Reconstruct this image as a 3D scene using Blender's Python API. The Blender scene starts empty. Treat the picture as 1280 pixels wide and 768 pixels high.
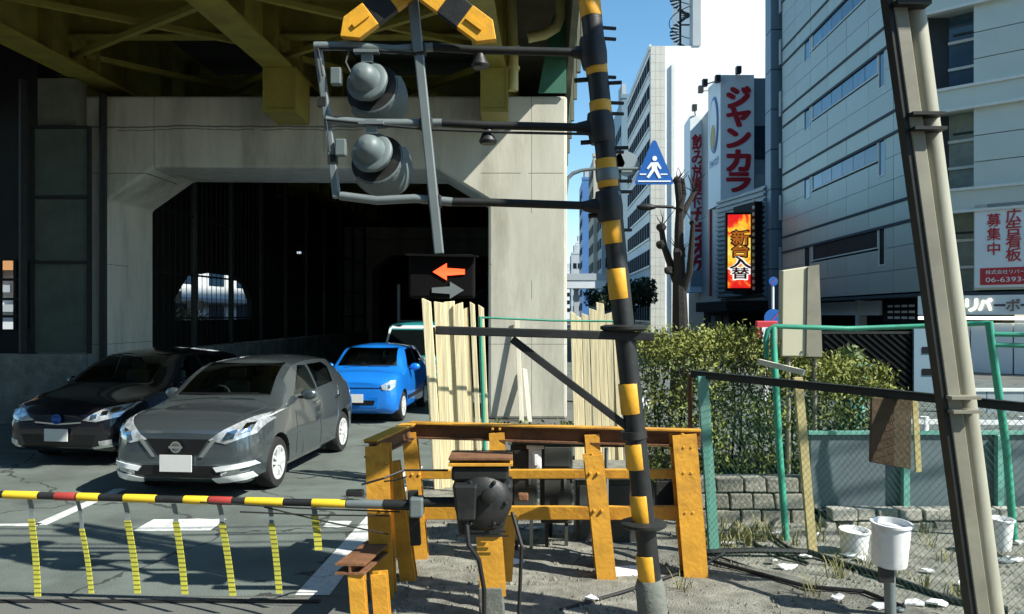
import bpy, bmesh, math, random
from mathutils import Vector, Matrix
from mathutils.bvhtree import BVHTree
random.seed(7)
R = math.radians
S = bpy.context.scene
COL = S.collection

# ------------------------------------------------------------------ camera, sky, sun, exposure
H, HV, F = 2.1, 393.0, 1000.0          # eye height in the train, horizon row and focal length of the 1280 x 768 photograph
cam_d = bpy.data.cameras.new('camera'); cam = bpy.data.objects.new('camera', cam_d); COL.objects.link(cam)
cam.location = (0, 0, H); cam.rotation_euler = (R(90), 0, 0)
cam_d.sensor_width = 36; cam_d.lens = 36 * F / 1280; cam_d.shift_y = 9 / 1280
cam_d.clip_start = .05; cam_d.clip_end = 3000
S.camera = cam
SUN = Vector((.9, -.485, 1.0)).normalized()      # towards the sun
el, az = math.asin(SUN.z), math.atan2(SUN.x, SUN.y)
W = bpy.data.worlds.new('World'); S.world = W; W.use_nodes = True
nt = W.node_tree
sky = nt.nodes.new('ShaderNodeTexSky'); sky.sky_type = 'NISHITA'; sky.sun_disc = False
sky.sun_elevation = el; sky.sun_rotation = az; sky.air_density = 1.0; sky.dust_density = .15; sky.ozone_density = 2.2
bg = nt.nodes['Background']; bg.inputs['Strength'].default_value = .104
hs = nt.nodes.new('ShaderNodeHueSaturation'); hs.inputs['Hue'].default_value = .488; hs.inputs['Saturation'].default_value = 1.18; hs.inputs['Value'].default_value = 1.1
nt.links.new(sky.outputs[0], hs.inputs['Color']); nt.links.new(hs.outputs[0], bg.inputs['Color'])
sl = bpy.data.lights.new('sun', 'SUN'); sl.energy = 5.0; sl.angle = R(.5); sl.color = (1, .97, .88)
so = bpy.data.objects.new('sun', sl); COL.objects.link(so); so.rotation_euler = (-SUN).to_track_quat('-Z', 'Y').to_euler()
so.location = SUN * 60
S.view_settings.view_transform = 'Standard'; S.view_settings.look = 'None'
S.view_settings.exposure = .8; S.view_settings.gamma = 1
S.cycles.max_bounces = 7; S.cycles.diffuse_bounces = 3; S.cycles.glossy_bounces = 3; S.cycles.transparent_max_bounces = 8
S.cycles.sample_clamp_indirect = 4

# ------------------------------------------------------------------ helpers
def at(u, v, D):
    """point of the place at depth D seen at photo position (u, v)"""
    return Vector(((u - 640) * D / F, D, H - (v - HV) * D / F))

AM = {}
def tag(o, label=None, cat=None, group=None, kind=None):
    if label: o['label'] = label
    if cat: o['category'] = cat
    if group: o['group'] = group
    if kind: o['kind'] = kind
    return o
def thing(name, label, cat, loc, group=None, rz=0, local=False):
    o = bpy.data.objects.new(name, None); COL.objects.link(o)
    o.location = loc; o.rotation_euler = (0, 0, rz); o.empty_display_size = .2
    AM[o.name] = Matrix.Identity(4) if local else Matrix.Translation(Vector(loc))
    return tag(o, label, cat, group)
def link_mesh(name, me, parent, c):
    o = bpy.data.objects.new(name, me); COL.objects.link(o)
    AM[o.name] = Matrix.Translation(c)
    o.location = c
    if parent is not None:
        o.parent = parent; o.matrix_parent_inverse = AM[parent.name].inverted()
    return o
def kids(o): return [c for c in COL.objects if c.parent == o]
def copy_tree(o, parent=None):
    c = o.copy(); COL.objects.link(c)
    if parent is not None: c.parent = parent
    for ch in list(o.children): copy_tree(ch, c)
    return c
def basis(d):
    d = Vector(d).normalized()
    a = Vector((0, 0, 1)) if abs(d.z) < .9 else Vector((1, 0, 0))
    x = d.cross(a).normalized(); return x, d.cross(x).normalized(), d

class MB:
    def __init__(s): s.v = []; s.f = []
    def add(s, vs, fs):
        n = len(s.v); s.v += [Vector(p) for p in vs]; s.f += [tuple(i + n for i in f) for f in fs]; return s
    def hexa(s, p):   # 8 points: bottom ring then top ring
        return s.add(p, [(0, 3, 2, 1), (4, 5, 6, 7), (0, 1, 5, 4), (1, 2, 6, 5), (2, 3, 7, 6), (3, 0, 4, 7)])
    def box(s, x0, x1, y0, y1, z0, z1):
        return s.hexa([(x0, y0, z0), (x1, y0, z0), (x1, y1, z0), (x0, y1, z0), (x0, y0, z1), (x1, y0, z1), (x1, y1, z1), (x0, y1, z1)])
    def cbox(s, c, sx, sy, sz, rz=0, M=None):
        M = (M or Matrix.Rotation(rz, 3, 'Z')); c = Vector(c)
        q = [(-1, -1, -1), (1, -1, -1), (1, 1, -1), (-1, 1, -1), (-1, -1, 1), (1, -1, 1), (1, 1, 1), (-1, 1, 1)]
        return s.hexa([c + M @ Vector((a * sx / 2, b * sy / 2, d * sz / 2)) for a, b, d in q])
    def bar(s, a, b, w, h, up=(0, 0, 1)):   # rectangular bar from a to b, w across, h along up
        a, b, up = Vector(a), Vector(b), Vector(up)
        d = (b - a).normalized(); x = d.cross(up).normalized(); u = x.cross(d)
        r = lambda p: [p - x * w / 2 - u * h / 2, p + x * w / 2 - u * h / 2, p + x * w / 2 + u * h / 2, p - x * w / 2 + u * h / 2]
        return s.hexa(r(a) + r(b))
    def ibeam(s, a, b, w, h, t=.012, up=(0, 0, 1)):
        a, b, up = Vector(a), Vector(b), Vector(up)
        d = (b - a).normalized(); x = d.cross(up).normalized(); u = x.cross(d)
        s.bar(a, b, t, h - 2 * t, u)
        for k in (-1, 1): s.bar(a + u * k * (h - t) / 2, b + u * k * (h - t) / 2, w, t, u)
        return s
    def tube(s, a, b, r, n=10, r2=None, cap=True): return s.path([a, b], [r, r if r2 is None else r2], n, cap)
    def path(s, pts, r, n=8, cap=True):
        pts = [Vector(p) for p in pts]; rs = r if isinstance(r, (list, tuple)) else [r] * len(pts)
        base = len(s.v); x = None
        for i, p in enumerate(pts):
            d = (pts[min(i + 1, len(pts) - 1)] - pts[max(i - 1, 0)]).normalized()
            if x is None: x = basis(d)[0]
            x = (x - d * x.dot(d)).normalized(); y = d.cross(x)
            for k in range(n):
                t = 2 * math.pi * k / n; s.v.append(p + (x * math.cos(t) + y * math.sin(t)) * rs[i])
        for i in range(len(pts) - 1):
            for k in range(n):
                a = base + i * n; s.f.append((a + k, a + (k + 1) % n, a + n + (k + 1) % n, a + n + k))
        if cap:
            s.f.append(tuple(base + k for k in reversed(range(n)))); e = base + (len(pts) - 1) * n; s.f.append(tuple(e + k for k in range(n)))
        return s
    def lathe(s, o, axis, prof, n=20):   # prof: (radius, along axis)
        x, y, d = basis(axis); o = Vector(o); base = len(s.v)
        for r, h in prof:
            for k in range(n):
                t = 2 * math.pi * k / n; s.v.append(o + d * h + (x * math.cos(t) + y * math.sin(t)) * r)
        for i in range(len(prof) - 1):
            for k in range(n):
                a = base + i * n; s.f.append((a + k, a + (k + 1) % n, a + n + (k + 1) % n, a + n + k))
        s.f.append(tuple(base + k for k in range(n))); e = base + (len(prof) - 1) * n; s.f.append(tuple(e + k for k in range(n)))
        return s
    def prism(s, pts, vec):
        n = len(pts); vec = Vector(vec); pts = [Vector(p) for p in pts]
        return s.add(pts + [p + vec for p in pts], [tuple(range(n))[::-1], tuple(range(n, 2 * n))] + [(i, (i + 1) % n, n + (i + 1) % n, n + i) for i in range(n)])
    def ball(s, c, rx, ry=None, rz=None, n=10, m=6, jit=0):
        ry = ry or rx; rz = rz or rx; c = Vector(c); base = len(s.v)
        for i in range(1, m):
            a = math.pi * i / m
            for k in range(n):
                t = 2 * math.pi * k / n; j = 1 + random.uniform(-jit, jit)
                s.v.append(c + Vector((rx * math.sin(a) * math.cos(t), ry * math.sin(a) * math.sin(t), rz * math.cos(a))) * j)
        s.v += [c + Vector((0, 0, rz)), c - Vector((0, 0, rz))]; tp = len(s.v) - 2
        for i in range(m - 2):
            for k in range(n):
                a = base + i * n; s.f.append((a + k, a + n + k, a + n + (k + 1) % n, a + (k + 1) % n))
        for k in range(n):
            s.f.append((tp, base + k, base + (k + 1) % n)); e = base + (m - 2) * n; s.f.append((tp + 1, e + (k + 1) % n, e + k))
        return s
    def build(s, name, m, parent=None, smooth=False, bevel=0, seg=2, origin='base'):
        xs = [p.x for p in s.v]; ys = [p.y for p in s.v]; zs = [p.z for p in s.v]
        c = Vector(((min(xs) + max(xs)) / 2, (min(ys) + max(ys)) / 2, min(zs)))
        me = bpy.data.meshes.new(name); me.from_pydata([p - c for p in s.v], [], s.f)
        bm = bmesh.new(); bm.from_mesh(me); bmesh.ops.recalc_face_normals(bm, faces=bm.faces)
        if smooth:
            for f in bm.faces: f.smooth = True
        bm.to_mesh(me); bm.free()
        if smooth: me.set_sharp_from_angle(angle=R(38))
        me.materials.append(m)
        o = link_mesh(name, me, parent, c)
        if bevel:
            b = o.modifiers.new('bevel', 'BEVEL'); b.width = bevel; b.segments = seg; b.limit_method = 'ANGLE'; b.angle_limit = R(35)
        return o
def struct(name, mb, m, **k): return tag(mb.build(name, m, **k), kind='structure')

# ------------------------------------------------------------------ materials
def lin(c): return tuple(x / 12.92 if x <= .04045 else ((x + .055) / 1.055) ** 2.4 for x in c)
def mat(name, col, rough=.7, metal=0., var=.25, scale=4., bump=0., bscale=None, dirt=None, dscale=.8, damt=.5, coat=0., stretch=(1, 1, 1), spec=.5, rnd=0.):
    m = bpy.data.materials.new(name); m.use_nodes = True; t = m.node_tree; L = t.links.new
    b = t.nodes['Principled BSDF']; N = t.nodes.new
    b.inputs['Roughness'].default_value = rough; b.inputs['Metallic'].default_value = metal
    b.inputs['Coat Weight'].default_value = coat; b.inputs['Coat Roughness'].default_value = .04; b.inputs['Specular IOR Level'].default_value = spec
    tc = N('ShaderNodeTexCoord'); mp = N('ShaderNodeMapping'); mp.inputs['Scale'].default_value = stretch; L(tc.outputs['Object'], mp.inputs[0])
    nz = N('ShaderNodeTexNoise'); nz.inputs['Scale'].default_value = scale; nz.inputs['Detail'].default_value = 6; nz.inputs['Roughness'].default_value = .62; L(mp.outputs[0], nz.inputs['Vector'])
    rp = N('ShaderNodeMapRange'); rp.inputs[1].default_value = .3; rp.inputs[2].default_value = .7; rp.inputs[3].default_value = 1 - var; rp.inputs[4].default_value = 1 + var; L(nz.outputs[0], rp.inputs[0])
    mx = N('ShaderNodeMix'); mx.data_type = 'RGBA'; mx.blend_type = 'MULTIPLY'; mx.inputs[0].default_value = 1; mx.inputs[6].default_value = (*col, 1); L(rp.outputs[0], mx.inputs[7])
    out = mx.outputs[2]
    if dirt:
        n2 = N('ShaderNodeTexNoise'); n2.inputs['Scale'].default_value = dscale; n2.inputs['Detail'].default_value = 8; n2.inputs['Roughness'].default_value = .7; L(mp.outputs[0], n2.inputs['Vector'])
        r2 = N('ShaderNodeMapRange'); r2.inputs[1].default_value = .48; r2.inputs[2].default_value = .72; r2.inputs[3].default_value = 0; r2.inputs[4].default_value = damt; L(n2.outputs[0], r2.inputs[0])
        m2 = N('ShaderNodeMix'); m2.data_type = 'RGBA'; m2.inputs[7].default_value = (*dirt, 1); L(out, m2.inputs[6]); L(r2.outputs[0], m2.inputs[0]); out = m2.outputs[2]
    if rnd:      # piece to piece difference
        oi = N('ShaderNodeObjectInfo'); r3 = N('ShaderNodeMapRange'); r3.inputs[3].default_value = 1 - rnd; r3.inputs[4].default_value = 1 + rnd; L(oi.outputs['Random'], r3.inputs[0])
        m3 = N('ShaderNodeMix'); m3.data_type = 'RGBA'; m3.blend_type = 'MULTIPLY'; m3.inputs[0].default_value = 1; L(out, m3.inputs[6]); L(r3.outputs[0], m3.inputs[7]); out = m3.outputs[2]
    L(out, b.inputs['Base Color'])
    if bump:
        nb = N('ShaderNodeTexNoise'); nb.inputs['Scale'].default_value = bscale or scale * 6; nb.inputs['Detail'].default_value = 5; L(mp.outputs[0], nb.inputs['Vector'])
        bp = N('ShaderNodeBump'); bp.inputs['Strength'].default_value = bump; bp.inputs['Distance'].default_value = .02; L(nb.outputs[0], bp.inputs['Height']); L(bp.outputs[0], b.inputs['Normal'])
    return m
def emit(name, col, k):
    m = bpy.data.materials.new(name); m.use_nodes = True; b = m.node_tree.nodes['Principled BSDF']
    b.inputs['Base Color'].default_value = (*[c * .5 for c in col], 1); b.inputs['Emission Color'].default_value = (*col, 1); b.inputs['Emission Strength'].default_value = k
    return m
M = dict(
    asphalt=mat('asphalt', (.106, .128, .113), .9, var=.3, scale=1.2, bump=.5, bscale=90, dirt=(.075, .085, .078), dscale=.5, damt=.7),
    deckslab=mat('crossing_slab', (.12, .125, .11), .9, var=.3, scale=2, bump=.5, bscale=60, dirt=(.05, .05, .045), dscale=2),
    ballast=mat('dark_ballast', (.045, .038, .03), .95, var=.5, scale=9, bump=.8, bscale=60),
    gravel=mat('gravel_dirt', (.215, .212, .175), .95, var=.45, scale=6, bump=.9, bscale=70, dirt=(.10, .095, .075), dscale=1.3, damt=.8),
    ground=mat('ground', (.10, .10, .09), .95, var=.3, scale=.8, bump=.3, bscale=20),
    roadpaint=mat('road_paint', (.60, .62, .60), .8, var=.25, scale=9, bump=.2, dirt=(.13, .15, .135), dscale=9, damt=1.0),
    pier=mat('pier_concrete', (.51, .495, .41), .88, var=.13, scale=1.4, bump=.12, bscale=26, dirt=(.25, .235, .175), dscale=1.1, damt=.75, stretch=(1.6, 1.6, .30)),
    wallc=mat('rough_concrete', (.20, .22, .19), .92, var=.35, scale=3, bump=.7, bscale=18, dirt=(.07, .075, .065), dscale=1.6, damt=.85),
    olive=mat('olive_steel', (.27, .235, .04), .6, var=.2, scale=3, bump=.1, dirt=(.12, .08, .03), dscale=1.4, damt=.5),
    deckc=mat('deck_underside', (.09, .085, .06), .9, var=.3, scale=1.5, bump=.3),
    fascia=mat('fascia_grey', (.13, .14, .10), .8, var=.25, scale=2, dirt=(.05, .05, .04)),
    fgreen=mat('fascia_green', (.03, .13, .08), .7, var=.25, scale=3),
    cream_pipe=mat('cream_pipe', (.55, .50, .22), .5, var=.15, scale=4),
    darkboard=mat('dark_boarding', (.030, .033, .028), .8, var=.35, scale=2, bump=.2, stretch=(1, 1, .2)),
    darksteel=mat('dark_steel', (.018, .02, .018), .55, var=.3, scale=8, spec=.3),
    screen=mat('dark_green_screen', (.075, .10, .08), .85, var=.3, scale=1.5, dirt=(.04, .05, .04), dscale=1.2),
    black=mat('black_paint', (.013, .014, .014), .5, var=.35, scale=9, bump=.1, dirt=(.05, .045, .04), dscale=4, damt=.4),
    yellow=mat('yellow_paint', (.80, .40, .025), .5, var=.14, scale=8, bump=.08, dirt=(.30, .15, .04), dscale=5, damt=.55),
    lemon=mat('boom_yellow', (.82, .56, .03), .5, var=.12, scale=9, dirt=(.35, .22, .04), dscale=5, damt=.5),
    red=mat('boom_red', (.36, .045, .035), .5, var=.15, scale=8),
    orange=mat('orange_rail_paint', (.63, .31, .03), .55, var=.2, scale=5, bump=.2, dirt=(.24, .10, .03), dscale=3.2, damt=.7, rnd=.10),
    rust=mat('rusty_brown', (.17, .075, .03), .8, var=.4, scale=7, bump=.3, dirt=(.07, .035, .02), dscale=4),
    galv=mat('galvanised_grey', (.20, .235, .235), .45, metal=.35, var=.2, scale=6, dirt=(.09, .1, .1), dscale=3, damt=.5),
    lampgrey=mat('lamp_housing_grey', (.13, .165, .165), .5, var=.15, scale=7, dirt=(.07, .085, .08), dscale=5, damt=.5),
    beige_steel=mat('beige_mast_paint', (.34, .335, .26), .55, var=.14, scale=3, bump=.1, dirt=(.2, .17, .11), dscale=2, damt=.6, stretch=(1, 1, .35)),
    mastside=mat('mast_channel_paint', (.235, .225, .17), .6, var=.2, scale=3, dirt=(.10, .08, .05), dscale=2.5),
    concfoot=mat('grey_footing', (.14, .15, .13), .9, var=.3, scale=6, bump=.4),
    wood=mat('plank_wood', (.72, .63, .39), .8, var=.26, scale=4, bump=.4, bscale=9, dirt=(.5, .40, .22), dscale=2.5, damt=.5, stretch=(5, 5, .25), rnd=.14),
    palewood=mat('pale_plank', (.62, .58, .46), .85, var=.15, scale=3, bump=.2, stretch=(3, 3, .3)),
    green=mat('green_fence_paint', (.035, .30, .19), .5, var=.2, scale=5, dirt=(.04, .1, .07), dscale=3),
    teal=mat('pale_green_paint', (.13, .36, .29), .6, var=.2, scale=5, dirt=(.3, .36, .30), dscale=3),
    bamboo=mat('beige_stake', (.50, .42, .19), .7, var=.2, scale=6, dirt=(.2, .16, .08), dscale=4),
    wire=mat('fence_wire', (.03, .14, .09), .5, metal=.3),
    cable=mat('black_cable', (.012, .012, .012), .6),
    white=mat('white_plastic', (.80, .81, .80), .5, var=.06, scale=3, dirt=(.42, .39, .31), dscale=7, damt=.6),
    paper=mat('litter_white', (.75, .76, .76), .8, var=.1),
    cabinet=mat('relay_cabinet_grey', (.045, .05, .045), .6, var=.3, scale=4, dirt=(.1, .09, .07), dscale=3),
    stone=mat('wall_stone', (.22, .21, .17), .95, var=.35, scale=5, bump=.8, bscale=25, dirt=(.09, .09, .07), dscale=4, rnd=.25),
    stonel=mat('pale_wall_stone', (.33, .32, .27), .95, rnd=.2, var=.3, scale=5, bump=.7, bscale=25, dirt=(.13, .13, .1), dscale=4),
    bluewall=mat('blue_grey_panel', (.105, .14, .155), .7, var=.2, scale=1.5, bump=.1, dirt=(.05, .07, .075), dscale=1.2, damt=.7),
    creamboard=mat('cream_board', (.52, .50, .36), .7, var=.1, scale=2, dirt=(.35, .32, .22), dscale=2),
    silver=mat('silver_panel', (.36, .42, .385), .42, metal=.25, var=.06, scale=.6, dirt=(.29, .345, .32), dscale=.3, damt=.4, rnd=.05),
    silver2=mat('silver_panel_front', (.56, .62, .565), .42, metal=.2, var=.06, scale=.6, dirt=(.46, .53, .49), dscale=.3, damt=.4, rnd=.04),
    joint=mat('panel_joint_dark', (.035, .05, .06), .8, var=.1),
    towerp=mat('tower_panel', (.17, .25, .30), .5, metal=.2, var=.06, scale=.5),
    trim=mat('white_metal_trim', (.66, .69, .65), .4, var=.08),
    glass=mat('dark_window_glass', (.012, .03, .055), .06, var=.1, spec=.8),
    glassb=mat('blue_window_glass', (.06, .15, .25), .08, var=.3, scale=.7, spec=.8, rnd=.45),
    ribbon=mat('ribbon_window_dark', (.012, .017, .022), .8, var=.3, scale=.6, spec=.05),
    rustplate=mat('old_rusty_plate', (.075, .048, .024), .85, var=.4, scale=7, bump=.3, dirt=(.04, .03, .018), dscale=4),
    blind=mat('pale_blind_window', (.30, .35, .30), .35, var=.35, scale=1.3, spec=.5, rnd=.2),
    mattblack=mat('matt_black', (.006, .006, .006), .9, var=.2, spec=.1),
    interior=mat('car_interior', (.03, .033, .033), .8, var=.2),
    seatfab=mat('seat_fabric', (.10, .105, .10), .9, var=.2),
    blackw=mat('black_opening', (.006, .007, .008), .6, var=.1, spec=.15),
    whitewall=mat('white_wall_paint', (.82, .84, .84), .7, var=.03, scale=.2, dirt=(.70, .73, .73), dscale=.15, damt=.4),
    tilebeige=mat('pale_beige_tile', (.52, .52, .46), .6, var=.08, scale=1),
    signface=mat('sign_face_pale', (.72, .79, .81), .5, var=.04, scale=.8, dirt=(.62, .69, .72), dscale=.5, damt=.4),
    signred=mat('sign_letter_red', (.45, .012, .025), .45, var=.05),
    signred2=mat('sign_panel_red', (.48, .03, .04), .5, var=.08),
    corr=mat('corrugated_grey', (.28, .33, .35), .5, metal=.3, var=.1, scale=1),
    signblue=mat('road_sign_blue', (.01, .10, .38), .4, var=.06),
    signwhite=mat('road_sign_white', (.80, .82, .82), .45, var=.04),
    bark=mat('dark_bark', (.016, .014, .012), .95, var=.4, scale=6, bump=.8, bscale=20),
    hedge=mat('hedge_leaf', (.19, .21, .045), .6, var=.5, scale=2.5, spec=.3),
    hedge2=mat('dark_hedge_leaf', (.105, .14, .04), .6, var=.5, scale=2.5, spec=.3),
    drygrass=mat('dry_weed', (.22, .20, .07), .8, var=.4, scale=5),
    leafd=mat('street_tree_leaf', (.035, .06, .025), .7, var=.4, scale=2),
    tyre=mat('tyre_rubber', (.014, .014, .014), .85, var=.2),
    rim=mat('alloy_rim', (.78, .80, .80), .3, metal=.35, var=.08),
    chrome=mat('chrome', (.75, .77, .78), .12, metal=1, var=.03),
    carglass=mat('car_glass', (.004, .006, .006), .05, var=.1, spec=.14),
    plate=mat('number_plate', (.62, .64, .62), .5, var=.05),
    lens=mat('headlamp_lens', (.62, .66, .68), .12, metal=.55, var=.5, scale=14, spec=.9),
    trimblack=mat('black_car_trim', (.008, .008, .009), .35, var=.1),
    grey_body=mat('grey_car_paint', (.115, .14, .152), .26, metal=.7, var=.05, scale=2, coat=1.),
    black_body=mat('black_car_paint', (.008, .008, .012), .25, metal=.2, var=.05, coat=1),
    blue_body=mat('blue_car_paint', (.01, .20, .72), .35, metal=.25, var=.04, coat=.8),
    teal_body=mat('teal_van_paint', (.02, .22, .24), .4, metal=.1, var=.05, coat=.6),
    white_body=mat('white_van_paint', (.75, .78, .78), .4, var=.04, coat=.6),
    led_orange=emit('led_red_orange', (1, .075, .02), 1.9),
    arrow_white=mat('unlit_arrow', (.17, .19, .19), .5, var=.1),
    bld_a=mat('far_wall_beige', (.48, .44, .36), .8, var=.08, scale=.3), bld_b=mat('far_wall_grey', (.38, .42, .44), .8, var=.08, scale=.3),
    bld_c=mat('far_wall_white', (.62, .66, .68), .8, var=.06, scale=.3), bld_d=mat('far_wall_blue', (.06, .16, .36), .5, var=.1, scale=.3),
    bld_e=mat('far_wall_orange', (.60, .30, .12), .8, var=.1, scale=.3), bld_f=mat('far_wall_brown', (.22, .17, .13), .8, var=.1, scale=.3),
    lampglow=emit('shop_strip_light', (1, .95, .72), 1.6),
    window_lit=emit('tunnel_lamp', (.75, .85, 1), .5),
)
def cracks(m):
    # aggregate, cracks and oil stains of old asphalt
    t = m.node_tree; b = t.nodes['Principled BSDF']; N = t.nodes.new; L = t.links.new
    src = b.inputs['Base Color'].links[0].from_socket; tc = N('ShaderNodeTexCoord')
    ag = N('ShaderNodeTexNoise'); ag.inputs['Scale'].default_value = 120; ag.inputs['Detail'].default_value = 2; L(tc.outputs['Object'], ag.inputs['Vector'])
    r = N('ShaderNodeMapRange'); r.inputs[1].default_value = .3; r.inputs[2].default_value = .7; r.inputs[3].default_value = .62; r.inputs[4].default_value = 1.4; L(ag.outputs[0], r.inputs[0])
    mx = N('ShaderNodeMix'); mx.data_type = 'RGBA'; mx.blend_type = 'MULTIPLY'; mx.inputs[0].default_value = 1; L(src, mx.inputs[6]); L(r.outputs[0], mx.inputs[7])
    wn = N('ShaderNodeTexNoise'); wn.inputs['Scale'].default_value = 2.5; wn.inputs['Detail'].default_value = 6; L(tc.outputs['Object'], wn.inputs['Vector'])
    vm = N('ShaderNodeVectorMath'); vm.operation = 'MULTIPLY_ADD'; vm.inputs[1].default_value = (.5, .5, .5); L(wn.outputs['Color'], vm.inputs[0]); L(tc.outputs['Object'], vm.inputs[2])
    vo = N('ShaderNodeTexVoronoi'); vo.feature = 'DISTANCE_TO_EDGE'; vo.inputs['Scale'].default_value = .42; L(vm.outputs[0], vo.inputs['Vector'])
    lt = N('ShaderNodeMath'); lt.operation = 'LESS_THAN'; lt.inputs[1].default_value = .0065; L(vo.outputs['Distance'], lt.inputs[0])
    st = N('ShaderNodeTexNoise'); st.inputs['Scale'].default_value = 1.1; st.inputs['Detail'].default_value = 3; L(tc.outputs['Object'], st.inputs['Vector'])
    sr = N('ShaderNodeMapRange'); sr.inputs[1].default_value = .62; sr.inputs[2].default_value = .75; sr.inputs[4].default_value = .6; L(st.outputs[0], sr.inputs[0])
    ad = N('ShaderNodeMath'); ad.operation = 'MAXIMUM'; L(lt.outputs[0], ad.inputs[0]); L(sr.outputs[0], ad.inputs[1])
    m2 = N('ShaderNodeMix'); m2.data_type = 'RGBA'; m2.inputs[7].default_value = (.035, .04, .038, 1); L(ad.outputs[0], m2.inputs[0]); L(mx.outputs[2], m2.inputs[6]); L(m2.outputs[2], b.inputs['Base Color'])
cracks(M['asphalt'])
def clear_glass(name, tint, k):
    m = bpy.data.materials.new(name); m.use_nodes = True; t = m.node_tree; N = t.nodes.new; L = t.links.new; t.nodes.remove(t.nodes['Principled BSDF'])
    tr = N('ShaderNodeBsdfTransparent'); tr.inputs[0].default_value = (*tint, 1); g = N('ShaderNodeBsdfGlossy'); g.inputs['Roughness'].default_value = .02; g.inputs[0].default_value = (.9, .95, .95, 1)
    f = N('ShaderNodeFresnel'); f.inputs[0].default_value = 1.45; mu = N('ShaderNodeMath'); mu.operation = 'MULTIPLY'; mu.inputs[1].default_value = k; L(f.outputs[0], mu.inputs[0])
    mx = N('ShaderNodeMixShader'); L(mu.outputs[0], mx.inputs[0]); L(tr.outputs[0], mx.inputs[1]); L(g.outputs[0], mx.inputs[2]); L(mx.outputs[0], t.nodes['Material Output'].inputs[0])
    return m
M['windscreen'] = clear_glass('clear_windscreen', (.62, .72, .66), 1.0); M['privacy'] = clear_glass('tinted_side_glass', (.42, .46, .44), 1.0)
def seams(m):
    # formwork joints and hairline cracks of the cast concrete
    t = m.node_tree; b = t.nodes['Principled BSDF']; N = t.nodes.new; L = t.links.new
    src = b.inputs['Base Color'].links[0].from_socket; tc = N('ShaderNodeTexCoord'); sp = N('ShaderNodeSeparateXYZ'); L(tc.outputs['Object'], sp.inputs[0])
    nz = N('ShaderNodeTexNoise'); nz.inputs['Scale'].default_value = 1.3; nz.inputs['Detail'].default_value = 5; L(tc.outputs['Object'], nz.inputs['Vector'])
    n2 = N('ShaderNodeTexNoise'); n2.inputs['Scale'].default_value = .6; L(tc.outputs['Object'], n2.inputs['Vector'])
    def M2(op, a, c=None, k=None):
        q = N('ShaderNodeMath'); q.operation = op; L(a, q.inputs[0])
        if c is not None: L(c, q.inputs[1])
        if k is not None: q.inputs[1].default_value = k
        return q.outputs[0]
    def line(sock, pos, wid, wob, hold):
        q = M2('SUBTRACT', sock, k=pos)
        w = M2('MULTIPLY', M2('SUBTRACT', nz.outputs[0], k=.5), k=wob); q = M2('ABSOLUTE', M2('ADD', q, w)); q = M2('LESS_THAN', q, k=wid)
        return M2('MULTIPLY', q, M2('GREATER_THAN', n2.outputs[0], k=hold))
    acc = None
    for sock, pos, wid, wob, hold in ((sp.outputs[2], 5.86, .016, .14, .40), (sp.outputs[2], 5.80, .010, .2, .52), (sp.outputs[2], 4.92, .008, .01, .45), (sp.outputs[2], 3.1, .006, .01, .5), (sp.outputs[2], 1.5, .006, .01, .45), (sp.outputs[0], 4.55, .006, .008, .42), (sp.outputs[0], -3.0, .006, .006, .5), (sp.outputs[0], .4, .006, .006, .5)):
        q = line(sock, pos, wid, wob, hold); acc = q if acc is None else M2('MAXIMUM', acc, q)
    mx = N('ShaderNodeMix'); mx.data_type = 'RGBA'; mx.inputs[7].default_value = (.10, .10, .085, 1); L(M2('MULTIPLY', acc, k=.85), mx.inputs[0]); L(src, mx.inputs[6]); L(mx.outputs[2], b.inputs['Base Color'])
seams(M['pier'])
def strip_mat():
    m = mat('striped_tape', (.50, .48, .06), .55, var=.15, scale=9); t = m.node_tree; b = t.nodes['Principled BSDF']
    src = b.inputs['Base Color'].links[0].from_socket
    tc = t.nodes.new('ShaderNodeTexCoord'); sp = t.nodes.new('ShaderNodeSeparateXYZ'); t.links.new(tc.outputs['Object'], sp.inputs[0])
    mm = t.nodes.new('ShaderNodeMath'); mm.operation = 'MULTIPLY'; mm.inputs[1].default_value = 32; t.links.new(sp.outputs[2], mm.inputs[0])
    fr = t.nodes.new('ShaderNodeMath'); fr.operation = 'FRACT'; t.links.new(mm.outputs[0], fr.inputs[0])
    gt = t.nodes.new('ShaderNodeMath'); gt.operation = 'GREATER_THAN'; gt.inputs[1].default_value = .68; t.links.new(fr.outputs[0], gt.inputs[0])
    mx = t.nodes.new('ShaderNodeMix'); mx.data_type = 'RGBA'; mx.inputs[7].default_value = (.16, .17, .03, 1)
    t.links.new(gt.outputs[0], mx.inputs[0]); t.links.new(src, mx.inputs[6]); t.links.new(mx.outputs[2], b.inputs['Base Color'])
    return m
M['strip'] = strip_mat()
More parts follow.
